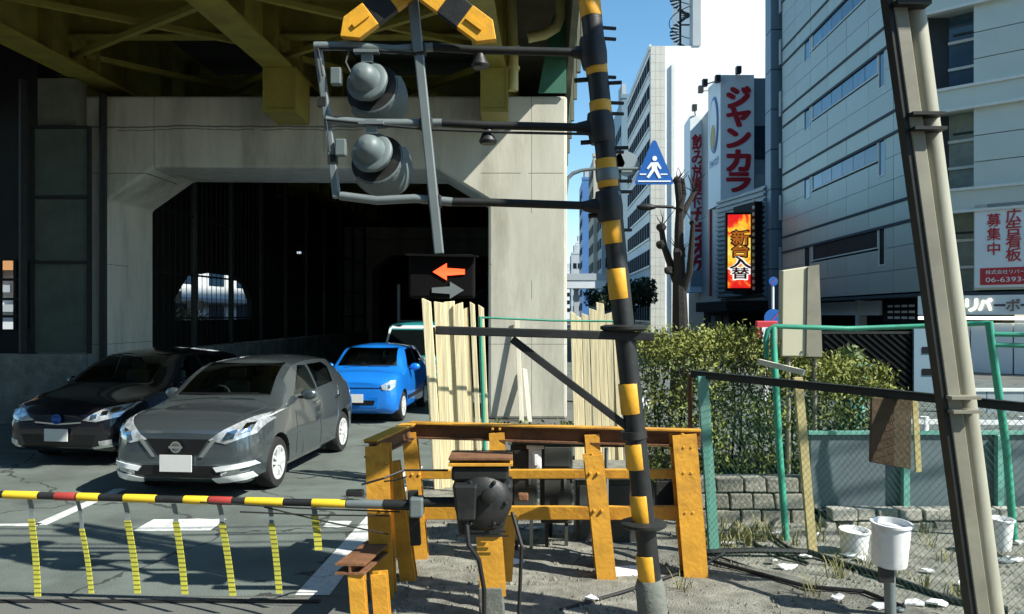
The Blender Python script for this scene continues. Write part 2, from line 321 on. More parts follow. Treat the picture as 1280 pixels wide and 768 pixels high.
def led_mat():
    m = bpy.data.materials.new('led_screen_print'); m.use_nodes = True; t = m.node_tree; b = t.nodes['Principled BSDF']; N = t.nodes.new; L = t.links.new
    tc = N('ShaderNodeTexCoord'); nz = N('ShaderNodeTexNoise'); nz.inputs['Scale'].default_value = .9; nz.inputs['Detail'].default_value = 3; nz.inputs['Distortion'].default_value = 1.5
    L(tc.outputs['Object'], nz.inputs['Vector'])
    sp = N('ShaderNodeSeparateXYZ'); L(tc.outputs['Object'], sp.inputs[0])
    ab = N('ShaderNodeMath'); ab.operation = 'SUBTRACT'; ab.inputs[1].default_value = 2.4; L(sp.outputs[2], ab.inputs[0])
    a2 = N('ShaderNodeMath'); a2.operation = 'ABSOLUTE'; L(ab.outputs[0], a2.inputs[0])
    a3 = N('ShaderNodeMath'); a3.operation = 'MULTIPLY_ADD'; a3.inputs[1].default_value = -.17; L(a2.outputs[0], a3.inputs[0]); L(nz.outputs[0], a3.inputs[2])
    cr = N('ShaderNodeValToRGB'); e = cr.color_ramp.elements
    e[0].position = .05; e[0].color = (.75, .01, .01, 1); e[1].position = .62; e[1].color = (1, .85, .25, 1)
    for p, c in ((.17, (.85, .03, .01, 1)), (.26, (.95, .30, .02, 1)), (.36, (.95, .62, .04, 1))):
        x = cr.color_ramp.elements.new(p); x.color = c
    L(a3.outputs[0], cr.inputs[0]); L(cr.outputs[0], b.inputs['Emission Color']); b.inputs['Emission Strength'].default_value = .62
    b.inputs['Base Color'].default_value = (.02, .02, .02, 1)
    return m
M['led'] = led_mat()
M['led_white'] = emit('led_white', (1, .95, .9), .6); M['led_black'] = emit('led_dark', (.05, .01, .01), .2); M['led_gold'] = emit('led_gold', (.45, .13, .01), .5)

_tc = bpy.data.curves.new('lettering', 'FONT'); _to = bpy.data.objects.new('lettering', _tc)
def text_mb(s, bold=.03):
    COL.objects.link(_to); _tc.body = s; _tc.offset = bold; _tc.resolution_u = 3
    dg = bpy.context.evaluated_depsgraph_get(); dg.update()
    me = bpy.data.meshes.new_from_object(_to.evaluated_get(dg)); COL.objects.unlink(_to)
    vs = [v.co.copy() for v in me.vertices]; fs = [tuple(p.vertices) for p in me.polygons]; bpy.data.meshes.remove(me)
    return vs, fs
def letters(name, s, c, w, h, right, up, m, parent, bold=.03, depth=.02):
    """lettering fitted to a w x h box centred at c, raised by depth"""
    fat = bold; vs, fs = text_mb(s, 0); right, up = Vector(right).normalized(), Vector(up).normalized(); n = right.cross(up)
    x0, x1 = min(v.x for v in vs), max(v.x for v in vs); y0, y1 = min(v.y for v in vs), max(v.y for v in vs)
    mb = MB(); P = [Vector(c) + right * ((v.x - (x0 + x1) / 2) * w / (x1 - x0)) + up * ((v.y - (y0 + y1) / 2) * h / (y1 - y0)) for v in vs]
    for i, (a, b) in enumerate(((0, 0), (1, 0), (-1, 0), (0, 1), (0, -1), (.8, .8), (-.8, -.8), (.8, -.8), (-.8, .8)) if fat else ((0, 0),)):   # heavy strokes
        mb.add([p + n * (depth - .0012 * i) + right * a * fat * w / len(s) * .8 + up * b * fat * h * .8 for p in P], fs)
    return mb.build(name, m, parent)
# ------------------------------------------------------------------ ground and road
def leaf_cloud(mb, c, rad, n, size, up=.3):
    for _ in range(n):
        while True:
            q = Vector((random.uniform(-1, 1), random.uniform(-1, 1), random.uniform(-1, 1)))
            if .3 < q.length < 1: break
        p = Vector(c) + Vector((q.x * rad[0], q.y * rad[1], q.z * rad[2])); leaf(mb, p, size * random.uniform(.6, 1.3))
def leaf(mb, p, s):
    d = Vector((random.gauss(0, 1), random.gauss(0, 1), random.gauss(.2, .7))).normalized(); x, y, _ = basis(d); a = random.uniform(0, 6.28)
    e = x * math.cos(a) + y * math.sin(a); f = d.cross(e)
    mb.add([p - e * s, p + f * s * .45, p + e * s, p - f * s * .45], [(0, 1, 2, 3)])
g = MB(); g.add([(-700, -60, 0), (700, -60, 0), (700, 1200, 0), (-700, 1200, 0)], [(0, 1, 2, 3)]); struct('ground', g, M['ground'])
def sheet(name, pts, z, m): return struct(name, MB().add([(x, y, z) for x, y in pts], [tuple(range(len(pts)))]), m)
sheet('road', [(-9.6, 5.95), (-1.05, 5.95), (-.55, 16), (5, 140), (-6.5, 140), (-9.6, 16)], .004, M['asphalt'])
sheet('crossing_deck', [(-9.6, 3.5), (-1.05, 3.5), (-1.05, 5.944), (-9.6, 5.944)], .004, M['deckslab'])
sheet('street', [(1.4, 13), (14.6, 13), (20, 160), (6.4, 160)], .004, M['asphalt'])
# trackside gravel bank, slightly uneven
gm = MB(); nx, ny = 90, 60; x0, x1, y0, y1 = -1.04, 9.5, 3.2, 11.5
from mathutils import noise
for j in range(ny + 1):
    for i in range(nx + 1):
        x = x0 + (x1 - x0) * i / nx; y = y0 + (y1 - y0) * j / ny
        e = min(1, (x - x0) / .5, (x1 - x) / .5, (y1 - y) / .5)
        gm.v.append(Vector((x, y, .006 + max(0, e) * (.018 * noise.noise((x * 2.3, y * 2.3, 0)) + .014 * noise.noise((x * 7, y * 7, 3)) + .02))))
gm.f = [(j * (nx + 1) + i, j * (nx + 1) + i + 1, (j + 1) * (nx + 1) + i + 1, (j + 1) * (nx + 1) + i) for j in range(ny) for i in range(nx)]
struct('gravel_bank', gm, M['gravel'], smooth=True)
def rag(x0, x1, y0, y1, n=5):   # a painted mark with worn, uneven edges
    top = [(x0 + (x1 - x0) * i / n, y1 + random.uniform(-.02, .02)) for i in range(n + 1)]
    bot = [(x0 + (x1 - x0) * i / n, y0 + random.uniform(-.02, .02)) for i in range(n, -1, -1)]
    return [(x, y, .008) for x, y in top + bot]
mk = MB()
for a in ((-4.76, -4.62, 7.95, 9.6), (-5.5, -4.7, 7.9, 8.0), (-3.66, -2.92, 7.74, 8.18), (-1.86, -1.62, 7.86, 8.1), (-4.71, -4.57, 12.6, 15.0), (-4.66, -4.52, 17.5, 21), (-4.6, -4.46, 24, 28)):
    p = rag(*a); mk.add(p, [tuple(range(len(p)))])
p = [(-1.62, 5.96, .008), (-1.36, 5.96, .008), (-1.28, 8.4, .008), (-1.22, 11, .008), (-1.42, 11, .008), (-1.5, 8.4, .008)]; mk.add(p, [tuple(range(6))])
struct('road_markings', mk, M['roadpaint'])
sheet('track_bed', [(-90, -13), (90, -13), (90, 3.1), (-90, 3.1)], .004, M['ballast'])
struct('rail_groove', MB().box(-9.5, -1.4, 5.80, 5.86, .004, .012), M['cable'])

# ------------------------------------------------------------------ railway viaduct over the street
SH = .045                                   # the street runs a little to the right as it recedes
via = thing('viaduct', 'dark road viaduct with olive steel girders on a pale concrete portal frame', 'viaduct', (-4, 16, 0))
def portal(y, name='portal_frame'):
    s = (y - 16) * SH
    pts = [(-9.5, 0), (-8.08, 0), (-8.08, 4.38), (-7.15, 5.04), (-1.5, 5.0), (-.48, 4.38), (-.48, 0), (1.1, 0), (1.1, 6.47), (-9.5, 6.47)]
    return MB().prism([(x + s, y, z) for x, z in pts], (1.85 * SH, 1.85, 0)).build(name, M['pier'], via, bevel=.06)
for y in (16, 40, 66, 92): portal(y)
def along(x, y): return x + (y - 16) * SH
def shx(x, z, y0=7.6, y1=118): return Vector((along(x, y0), y0, z)), Vector((along(x, y1), y1, z))
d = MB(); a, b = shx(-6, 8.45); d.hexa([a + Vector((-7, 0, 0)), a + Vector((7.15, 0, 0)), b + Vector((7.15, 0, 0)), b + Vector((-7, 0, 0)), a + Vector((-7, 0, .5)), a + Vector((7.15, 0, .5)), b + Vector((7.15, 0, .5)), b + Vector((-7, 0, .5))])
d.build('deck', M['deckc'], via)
for x, z, w in ((-8.35, 6.75, .6), (-4.35, 6.75, .55), (-.33, 6.75, .5), (-12.4, 6.85, .5)):
    m = MB(); a, b = shx(x, z)
    m.bar(a + Vector((0, 0, 1.68)), b + Vector((0, 0, 1.68)), w, .03); m.bar(a + Vector((0, 0, .84)), b + Vector((0, 0, .84)), .03, 1.65); m.bar(a, b, w, .05)
    y = 8.2
    while y < 60:     # web stiffeners
        for k in (-1, 1): m.cbox((along(x, y) + k * (w * .25), y, z + .84), w * .45, .02, 1.6)
        y += 1.5
    m.build('girder', M['olive'], via)
for y in (9.6, 12.4, 15.2, 20, 25, 30, 36):
    m = MB(); m.ibeam((along(-12.4, y), y, 7.7), (along(-.3, y), y, 7.7), .3, .7, .03); m.build('cross_beam', M['olive'], via)
for x0, x1 in ((-8.3, -4.4), (-4.3, -.4)):
    for y0, y1 in ((9.6, 12.4), (12.4, 15.2), (15.6, 20), (20, 25)):
        for p, q in (((x0, y0), (x1, y1)), ((x1, y0), (x0, y1))):
            z = 7.14 if p[0] == x0 else 7.0
            MB().bar((along(p[0], p[1]), p[1], z), (along(q[0], q[1]), q[1], z), .1, .1).build('brace', M['olive'], via)
for x, w in ((-4.35, .62), (-.33, .52)):   # girder end brackets hanging in front of the portal beam
    m = MB(); y = 15.7
    m.box(x - w / 2, x - w / 2 + .05, y - .75, y + .2, 5.95, 6.72); m.box(x + w / 2 - .05, x + w / 2, y - .75, y + .2, 5.95, 6.72)
    m.box(x - w / 2 - .002, x + w / 2 + .002, y + .2, y + .25, 5.9, 6.72); m.box(x - w / 2 + .05, x + w / 2 - .05, y - .74, y - .69, 5.96, 6.72); m.box(x - w / 2, x + w / 2, y - .75, y + .25, 5.88, 5.95)
    m.build('end_bracket', M['olive'], via)
MB().box(-9.25, -8.5, 15.6, 15.99, 5.8, 6.7).build('bearing_block', M['fascia'], via)
# right edge of the deck: grey fascia, green web plate, cream drain pipes
m = MB(); a, b = shx(1.18, 7.55); m.bar(a + Vector((0, 0, .75)), b + Vector((0, 0, .75)), .12, 2.3)
m.build('fascia', M['fascia'], via)
for i in range(60):
    y = 9 + i * 1.8; MB().cbox((along(1.27, y), y, 7.3), .07, .12, 1.7).build('fascia_rib', M['fascia'], via)
m = MB(); m.prism([(.52, 15.9, 6.5), (1.08, 15.9, 6.5), (1.08, 15.9, 8.3), (.80, 15.9, 8.0)], (0, .05, 0)); m.build('web_plate', M['fgreen'], via)
MB().path([(.02, 15.75, 6.5), (.02, 15.75, 7.3), (-.02, 15.75, 8.4)], .11, 10).build('drain_pipe', M['cream_pipe'], via, smooth=True)
MB().path([(.30, 15.2, 7.35), (.62, 15.2, 7.42), (.84, 15.2, 7.55), (.92, 15.2, 7.75), (.92, 15.2, 8.4)], .10, 10).build('drain_pipe', M['cream_pipe'], via, smooth=True)
for x, y, z in ((.02, 15.75, 6.9), (.02, 15.75, 7.3)): MB().lathe((x, y, z), (0, 0, 1), [(.14, 0), (.14, .07)], 10).build('pipe_collar', M['cream_pipe'], via)
MB().path([(-8.1, 15.85, 0), (-8.1, 15.85, 6.45)], .075, 8).build('drain_pipe', M['darksteel'], via, smooth=True)
MB().path([(-9.38, 15.35, 0), (-9.38, 15.35, 6.6)], .075, 8).build('drain_pipe', M['darksteel'], via, smooth=True)

# ------------------------------------------------------------------ left side of the underpass
lw = MB()
lw.box(-22, -8.2, 15.2, 15.5, 0, 1.34); w_ = tag(lw.build('low_wall', M['wallc'], bevel=.02), 'low stained concrete wall behind the black car', 'wall')
ns_ = thing('net_screen', 'dark framed screen panels hiding the left leg of the concrete portal', 'screen', (-8.8, 15.4, 0))
for z0, z1 in ((1.36, 3.1), (3.14, 4.35), (4.39, 5.7)):
    MB().box(-9.20, -8.18, 15.42, 15.46, z0, z1).build('screen_panel', M['screen'], ns_); MB().box(-9.22, -8.16, 15.38, 15.418, z1 - .03, z1 + .03).build('frame', M['darksteel'], ns_)
for x in (-9.23, -8.14): MB().box(x - .03, x + .03, 15.37, 15.45, 1.34, 5.72).build('frame', M['darksteel'], ns_)
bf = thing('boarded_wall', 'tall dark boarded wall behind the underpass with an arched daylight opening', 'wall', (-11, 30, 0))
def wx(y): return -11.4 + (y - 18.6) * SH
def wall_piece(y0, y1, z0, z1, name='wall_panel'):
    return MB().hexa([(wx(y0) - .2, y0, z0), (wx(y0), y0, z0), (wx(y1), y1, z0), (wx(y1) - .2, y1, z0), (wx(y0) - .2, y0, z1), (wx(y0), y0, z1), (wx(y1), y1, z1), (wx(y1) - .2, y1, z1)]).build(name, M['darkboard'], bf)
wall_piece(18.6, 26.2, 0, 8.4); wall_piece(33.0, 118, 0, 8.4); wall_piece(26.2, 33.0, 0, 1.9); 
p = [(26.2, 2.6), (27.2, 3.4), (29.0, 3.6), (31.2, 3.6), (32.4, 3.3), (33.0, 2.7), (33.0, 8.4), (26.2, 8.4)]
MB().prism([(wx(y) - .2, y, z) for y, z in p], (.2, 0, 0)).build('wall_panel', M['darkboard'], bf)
# cross wall on the left with a window opening
cw = thing('side_screen', 'dark screen at the far left with a barred opening to the daylight', 'screen', (-15, 18.6, 0))
for x0, x1, z0, z1 in ((-13.6, -12.6, 0, 8.4), (-11.14, -11.0, 0, 8.4), (-12.6, -11.14, 0, 1.75), (-12.6, -11.14, 3.35, 8.4), (-26, -13.6, 0, 8.4)):
    MB().box(x0, x1, 18.55, 18.7, z0, z1).build('screen_panel', M['darkboard'], cw)
for x in (-12.2, -11.85, -11.5): MB().box(x - .035, x + .035, 18.5, 18.56, 1.75, 3.35).build('bar', M['darksteel'], cw)
for z in (2.05, 2.45, 2.9): MB().box(-12.6, -11.14, 18.46, 18.5, z - .03, z + .03).build('crossbar', M['darksteel'], cw)
# mesh fence along the kerb inside the underpass
fe = thing('underpass_fence', 'tall dark steel post fence on a low kerb wall along the underpass', 'fence', (-8, 30, 0))
k = MB(); k.hexa([(-8.55, 18, 0), (-8.2, 18, 0), (along(-8.2, 100), 100, 0), (along(-8.55, 100), 100, 0), (-8.55, 18, 1.25), (-8.2, 18, 1.25), (along(-8.2, 100), 100, 1.25), (along(-8.55, 100), 100, 1.25)])
k.build('kerb_wall', M['wallc'], fe)
y = 18.2
while y < 70:
    MB().box(along(-8.4, y) - .05, along(-8.4, y) + .05, y - .06, y + .06, 1.25, 7.2).build('fence_post', M['cabinet'] if y < 34 else M['darksteel'], fe); y += 2.4
for z in (2.0, 3.1, 4.6, 6.2):
    MB().bar((along(-8.4, 18), 18, z), (along(-8.4, 70), 70, z), .04, .05).build('fence_rail', M['darksteel'], fe)
m = MB(); y = 18.3
while y < 60: m.bar((along(-8.36, y), y, 1.25), (along(-8.36, y), y, 7.1), .015, .015, (0, 1, 0)); y += .3
tag(m.build('fence_wire', M['darksteel'], fe), kind='stuff')
tl = thing('tunnel_lamp', 'tiny pale lamp high on the fence inside the dark underpass', 'lamp', at(374, 316, 29.5))
m = MB(); c = at(374, 316, 29.5); m.cbox(c, .14, .1, .08); m.build('lamp_case', M['window_lit'], tl); MB().bar(c + Vector((-.55, .1, .02)), c + Vector((0, .06, .02)), .03, .03).build('bracket', M['darksteel'], tl)
# dark far end of the underpass: closed by a wall under the deck
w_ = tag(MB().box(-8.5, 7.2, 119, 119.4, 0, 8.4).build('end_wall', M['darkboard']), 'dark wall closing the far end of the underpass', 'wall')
rw = thing('side_boarding', 'dark boarding closing the right side of the underpass behind the pier', 'wall', (1, 40, 0))
for i in range(17):
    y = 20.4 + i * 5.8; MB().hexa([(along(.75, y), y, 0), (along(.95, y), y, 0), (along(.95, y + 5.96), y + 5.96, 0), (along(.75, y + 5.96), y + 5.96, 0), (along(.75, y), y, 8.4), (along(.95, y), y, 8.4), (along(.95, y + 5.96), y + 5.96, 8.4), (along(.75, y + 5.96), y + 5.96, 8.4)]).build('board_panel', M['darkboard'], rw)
tb = thing('sky_blocking_block', 'added unseen grey block behind the viewer that shuts out the low sky', 'building', (-30, -22, 0))  # unseen block added to keep sky light off the portal
MB().box(-80, 9, -34, -15, 0, 38).build('wall', M['bld_b'], tb)
for i in range(9):
    for z in range(3, 36, 4): MB().box(-76 + i * 9.2, -70 + i * 9.2, -15.0, -14.95, z, z + 1.8).build('window', M['ribbon'], tb)
# right hand row of lamp and pipe in the tunnel
for y in (27, 34): pass
sd = thing('roadside_board', 'small grey board on a post deep inside the underpass beside the concrete pier', 'sign', (-1.3, 24, 0))
MB().box(-2.42, -2.0, 23.96, 24.0, 1.5, 2.35).build('board', M['cabinet'], sd); MB().tube((-3.4, 24, 0), (-3.4, 24, 3.0), .05).build('post', M['galv'], sd, smooth=True); MB().bar((-3.4, 24.03, 1.9), (-2.0, 24.03, 1.9), .04, .05).build('arm', M['galv'], sd)

# ------------------------------------------------------------------ buildings
class Face:      # a vertical facade plane: t along, z up, o outwards
    def __init__(s, o, d):
        s.o = Vector((o[0], o[1], 0)); s.d = Vector((d[0], d[1], 0)).normalized(); s.n = Vector((s.d.y, -s.d.x, 0))
    def p(s, t, z, o=0): return s.o + s.d * t + s.n * o + Vector((0, 0, z))
    def box(s, mb, t0, t1, z0, z1, o0, o1):
        return mb.hexa([s.p(t0, z0, o1), s.p(t1, z0, o1), s.p(t1, z0, o0), s.p(t0, z0, o0), s.p(t0, z1, o1), s.p(t1, z1, o1), s.p(t1, z1, o0), s.p(t0, z1, o0)])
    def part(s, name, t0, t1, z0, z1, o0, o1, m, parent, **k): return s.box(MB(), t0, t1, z0, z1, o0, o1).build(name, m, parent, **k)
def hull(name, poly, z0, z1, m, parent): return MB().prism([(x, y, z0) for x, y in poly], (0, 0, z1 - z0)).build(name, m, parent)

# --- silver panel building at the corner on the right
C0 = Vector((15.45, 30.0)); C1 = Vector((16.08, 47.6)); FD = Vector((.72, -.69)).normalized(); C2 = C0 + FD * 7.5
sb = thing('office_building', 'tall silver panelled office building with long strip windows at the street corner', 'building', (22, 38, 0))
TOP = 46.0; SO = 2.9; FL = 3.72
inn = .25
hull('wall', [(C1.x + inn, C1.y), (C0.x + inn, C0.y + .35), (C0.x + 1.6 * FD.x + .9, C0.y + 1.6 * FD.y + 1.3), (C2.x + .2, C2.y + .3), (46, C2.y + 2), (46, C1.y)], SO, TOP, M['joint'], sb)
LF = Face((C1.x, C1.y), (C0.x - C1.x, C0.y - C1.y))      # seen from the street: t grows towards the corner
Ln = (C1 - C0).length
cols = [0, 2.6, 5.1, 7.6, 10.1, 12.6, 15.1, Ln]           # measured from the corner
def T(s): return Ln - s
nf = 7
pm = {}
for f in range(nf):
    A0 = SO + FL * f; A1 = A0 + FL; B1 = A1 - .86
    rows = [(A0 + .07, A0 + .98), (A0 + 1.0, A0 + 1.92), (A0 + 1.94, B1 - .07), (B1 + .03, A1 - .03)]
    wins = [(3.45, 4.0, A0 + 1.35, B1 - .08), (4.15, 12.3, B1 - .80, B1 - .08), (12.75, 13.6, A0 + 1.75, B1 - .08)]
    if f == 0: wins[0] = (3.45, 4.0, A0 + 1.3, B1 - .08)
    for ri, (z0, z1) in enumerate(rows):
        for ci in range(7):
            segs = [(cols[ci] + .012, cols[ci + 1] - .012, z0, z1)]
            for (ws, we, wz0, wz1) in wins:
                new = []
                for (s0, s1, a, b) in segs:
                    if we + .06 <= s0 or ws - .06 >= s1 or wz1 <= a or wz0 >= b: new.append((s0, s1, a, b)); continue
                    if ws - .06 > s0: new.append((s0, ws - .06, a, b))
                    if we + .06 < s1: new.append((we + .06, s1, a, b))
                    m0, m1 = max(s0, ws - .06), min(s1, we + .06)
                    if wz0 - .06 > a + .1: new.append((m0, m1, a, wz0 - .06))
                segs = new
            for (s0, s1, a, b) in segs:
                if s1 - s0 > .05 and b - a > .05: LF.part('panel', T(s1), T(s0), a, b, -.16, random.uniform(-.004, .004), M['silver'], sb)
    LF.part('drip_edge', 0, Ln, B1 - .07, B1 + .05, -.2, .05, M['joint'], sb)
    LF.part('drip_edge', 0, Ln, A1 - .04, A1 + .08, -.2, .04, M['joint'], sb)
    for (ws, we, z0, z1) in wins:
        w = LF.part('window', T(we), T(ws), z0, z1, -.14, -.035, M['blackw'] if f == 0 else M['glassb'], sb)
        if we - ws > 2:
            n = 6
            for i in range(n):
                if f == 0: continue
                a = ws + (we - ws) * i / n; bq = ws + (we - ws) * (i + 1) / n
                LF.part('pane', T(bq) + .03, T(a) - .03, z0 + .03, z1 - .03, -.034, -.028 + random.uniform(0, .01), M['glassb'], w)
        for (a, bq, c, dd) in ((we, we + .05, z0 - .05, z1), (ws - .05, ws, z0 - .05, z1), (ws, we, z0 - .05, z0)):
            LF.part('frame', T(bq), T(a), c, dd, -.12, .012, M['trim'], w)
# little brackets down the far edge of that facade
for i in range(8): LF.part('edge_light', -.35, .02, 4.6 + i * 3.1, 6.1 + i * 3.1, -.2, .1, M['corr'], sb)
# soffit, dark ground floor, columns
hull('soffit', [(C1.x, C1.y), (C0.x, C0.y), (C2.x, C2.y), (46, C2.y), (46, C1.y)], SO - .12, SO, M['joint'], sb)
G = Face((C1.x + 2.2, C1.y), (C0.x - C1.x, C0.y - C1.y))
G.part('shop_front', 0, Ln + 1.5, 0, SO - .13, -.3, 0, M['blackw'], sb)
for i in range(26): G.part('shutter_slat', 6, 16.5, .1 + i * .098, .18 + i * .098, 0, .02, M['darksteel'], sb)
for s_ in (1.2, 8.6, 15.5): G.part('column', T(s_) - .2, T(s_) + .2, 0, SO - .13, .9, 1.3, M['trim'], sb)
LF.part('fascia_band', 3.2, Ln - 6.3, 2.05, 2.72, -1.2, -1.0, M['signface'], sb)
mb_ = LF.part('menu_board', Ln - 6.1, Ln - .7, 1.72, 2.78, -1.2, -1.02, M['blackw'], sb)
LF.part('lit_panel', Ln - 2.5, Ln - 1.5, 1.95, 2.6, -1.02, -1.0, M['signwhite'], mb_)
for i in range(3):
    for j in range(4): LF.part('menu_line', Ln - 5.5 + j * .68, Ln - 5.0 + j * .68, 1.9 + i * .25, 2.0 + i * .25, -1.02, -1.005, M['signwhite'], mb_)
# corner recess and front face towards the railway
FF = Face((C0.x, C0.y), FD)
for f in range(nf):
    A0 = SO + FL * f; A1 = A0 + FL; B1 = A1 - .86
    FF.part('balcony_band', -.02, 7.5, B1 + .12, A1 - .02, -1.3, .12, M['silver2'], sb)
    for z in (B1 + .06, A1 + .0): FF.part('balcony_trim', -.05, 7.5, z - .04, z + .06, -.1, .2, M['trim'], sb)
    # recess: back wall, glazing with mullions
    FF.part('recess_wall', -.1, .55, A0 + .02, B1 + .1, -1.15, -1.0, M['silver2'], sb)
    g_ = FF.part('window', .6, 1.6, A0 + .05, B1 + .1, -1.0, -.92, M['glassb'] if f > 1 else M['blind'], sb)
    for z in (A0 + .9, A0 + 1.9): FF.part('mullion', .6, 1.62, z, z + .1, -.92, -.8, M['trim'], g_)
    FF.part('brace', .75, 1.5, A0 + 2.2, A0 + 2.28, -.92, -.88, M['joint'], g_)
    # panels right of the recess
    for i, (z0, z1) in enumerate(((A0 + .07, A0 + .95), (A0 + .98, A0 + 1.9), (A0 + 1.93, B1 + .04))):
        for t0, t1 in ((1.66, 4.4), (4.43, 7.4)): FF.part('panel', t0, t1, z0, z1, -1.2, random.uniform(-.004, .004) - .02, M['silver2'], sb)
# ground floor fascia with shop name, strip light, pale shop panels
FF.part('shop_fascia', -.2, 7.4, 2.08, 2.78, -.6, .05, M['signface'], sb)
FF.part('strip_light', -.2, 7.4, 1.9, 2.02, -.5, .02, M['lampglow'], sb)
for i in range(4): FF.part('shop_panel', .2 + i * 1.35, 1.5 + i * 1.35, -.2, 1.78, -.7, -.1, M['signface'], sb)
FF.part('plinth', .1, 6, -.4, .0, -.7, .2, M['joint'], sb)
up = (0, 0, 1)
letters('lettering', 'リ', FF.p(1.61, 2.43, .07), .36, .42, FF.d, up, M['lampglow'], sb, .05); letters('lettering', 'バ', FF.p(2.05, 2.45, .07), .40, .40, FF.d, up, M['lampglow'], sb, .05)
letters('lettering', 'ー', FF.p(2.5, 2.42, .07), .34, .07, FF.d, up, M['joint'], sb); letters('lettering', 'ボ', FF.p(2.91, 2.42, .07), .42, .42, FF.d, up, M['bld_f'], sb); letters('lettering', 'ー', FF.p(3.32, 2.42, .07), .34, .07, FF.d, up, M['joint'], sb)
# hoarding: 広告看板 募集中
hb = thing('advert_board', 'white advertisement board with red Japanese characters and a red strip on the silver facade', 'sign', FF.p(2.9, 3.1, .2))
FF.part('board', 1.72, 4.6, 3.05, 6.02, .02, .12, M['signface'], hb)
for ch, t, z, w, h in (('募', 2.33, 5.43, .42, .45), ('集', 2.33, 4.94, .42, .45), ('中', 2.33, 4.42, .38, .45), ('広', 2.93, 5.53, .46, .48), ('告', 2.93, 5.1, .46, .45), ('看', 2.93, 4.65, .46, .46), ('板', 2.93, 4.18, .46, .46)):
    letters('lettering', ch, FF.p(t, z, .125), w, h, FF.d, up, M['signred2'], hb, .02)
st = FF.part('red_strip', 1.9, 4.4, 3.14, 3.74, .12, .14, M['signred2'], hb)
letters('lettering', '株式会社リバーボー', FF.p(2.85, 3.59, .145), 1.55, .15, FF.d, up, M['signface'], st, .01, .004); letters('lettering', '06-6393-66', FF.p(2.85, 3.32, .145), 1.55, .17, FF.d, up, M['signface'], st, .01, .004)

# --- service tower beside it
tw = thing('service_tower', 'narrow blue grey panelled tower between the karaoke sign and the silver office', 'building', (15.9, 50, 0))
hull('wall', [(15.74, 48.6), (16.5, 48.6), (16.6, 49.9), (15.84, 49.9)], 0, 44, M['joint'], tw)
for i in range(18):
    MB().box(15.70, 16.44, 48.5, 48.6, i * 2.42 + .04, (i + 1) * 2.42 - .02).build('panel', M['towerp'], tw); MB().hexa([(15.70, 48.63, i * 2.42 + .04), (15.75, 48.63, i * 2.42 + .04), (15.85, 49.9, i * 2.42 + .04), (15.80, 49.9, i * 2.42 + .04), (15.70, 48.63, (i + 1) * 2.42 - .02), (15.75, 48.63, (i + 1) * 2.42 - .02), (15.85, 49.9, (i + 1) * 2.42 - .02), (15.80, 49.9, (i + 1) * 2.42 - .02)]).build('panel', M['towerp'], tw)

# --- karaoke building
kb = thing('karaoke_building', 'grey shop building with corrugated lower front under the karaoke signs', 'building', (19, 60, 0))
hull('wall', [(15.3, 58.6), (28, 58.6), (28, 72), (15.9, 72)], 0, 18.2, M['corr'], kb)
MB().box(15.25, 16.9, 55.0, 58.55, 3.2, 9.6).build('side_block', M['corr'], kb)
CF = Face((14.35, 56.0), (15.66 - 14.35, 49.6 - 56.0)); CL = ((15.66 - 14.35) ** 2 + 6.4 ** 2) ** .5
MB().prism([CF.p(0, 3.2, -.05), CF.p(CL, 3.2, -.05), CF.p(CL, 10.1, -.05), CF.p(0, 9.9, -.05)], CF.n * -1.5).build('corrugated_wall', M['corr'], kb)
for i in range(21):
    z = 3.3 + i * .325
    LFm = MB(); CF.box(LFm, 0, CL, z, z + .15, -.05, .08); LFm.build('corrugation', M['corr'], kb)
CF.part('housing', .55 * CL, CL - .1, 3.4, 9.1, .09, .6, M['blackw'], kb)
for i in range(14): CF.part('marker_light', CL - .32, CL - .1, 3.6 + i * .42, 3.8 + i * .42, .6, .66, M['creamboard'], kb)
MB().box(13.2, 15.9, 49.2, 57.5, 2.25, 2.95).build('awning', M['blackw'], kb, bevel=.05)
MB().box(13.9, 17, 51, 58, 0, 2.25).build('shop_front', M['blackw'], kb)
for i in range(4): MB().box(13.84, 13.9, 51.3 + i * 1.6, 52.5 + i * 1.6, .3, 2.0).build('shop_poster', M[('bld_f', 'cabinet', 'corr', 'joint')[i]], kb)
MB().box(15.30, 15.56, 61.9, 62.2, 3.5, 10.6).build('red_window', M['signred2'], kb)
MB().box(15.56, 16.0, 61.95, 62.2, 3.5, 10.4).build('window', M['blackw'], kb)
MB().box(17.60, 19.2, 58.3, 60.2, 9.5, 19.3).build('stair_block', M['towerp'], kb)
MB().box(17.66, 18.9, 58.2, 58.3, 13.4, 15.8).build('window', M['glass'], kb); MB().box(17.66, 18.9, 58.2, 58.3, 9.6, 12.3).build('window', M['corr'], kb)
# tall karaoke sign, ジャンカラ
js = thing('tall_karaoke_sign', 'tall pale box sign reading ジャンカラ in bold dark red letters', 'sign', (16.3, 58, 10))
MB().prism([(15.12, 58, 10.1), (17.55, 58, 10.1), (17.55, 58.55, 10.1), (15.06, 61.4, 10.1)], (0, 0, 9.35)).build('sign_box', M['signface'], js)
for ch, v, h in (('ジ', 122, 1.45), ('ャ', 147, 1.25), ('ン', 173, 1.3), ('カ', 201, 1.45), ('ラ', 228, 1.3)):
    z = H - (v - HV) * .058; letters('lettering', ch, (16.42, 57.985, z), 1.62, h, (1, 0, 0), up, M['signred'], js, .085, .03)
SF = Face((15.06, 61.4), (15.12 - 15.06, 58 - 61.4))
m = MB(); c = SF.p(3.0, 16.3, .03)
e = MB(); pts = [SF.p(1.75 + 1.15 * math.cos(t), 16.2 + 2.1 * math.sin(t), .03) for t in [i * math.pi / 12 for i in range(24)]]; e.prism(pts, SF.n * .04); e.build('oval_emblem', M['signblue'], js)
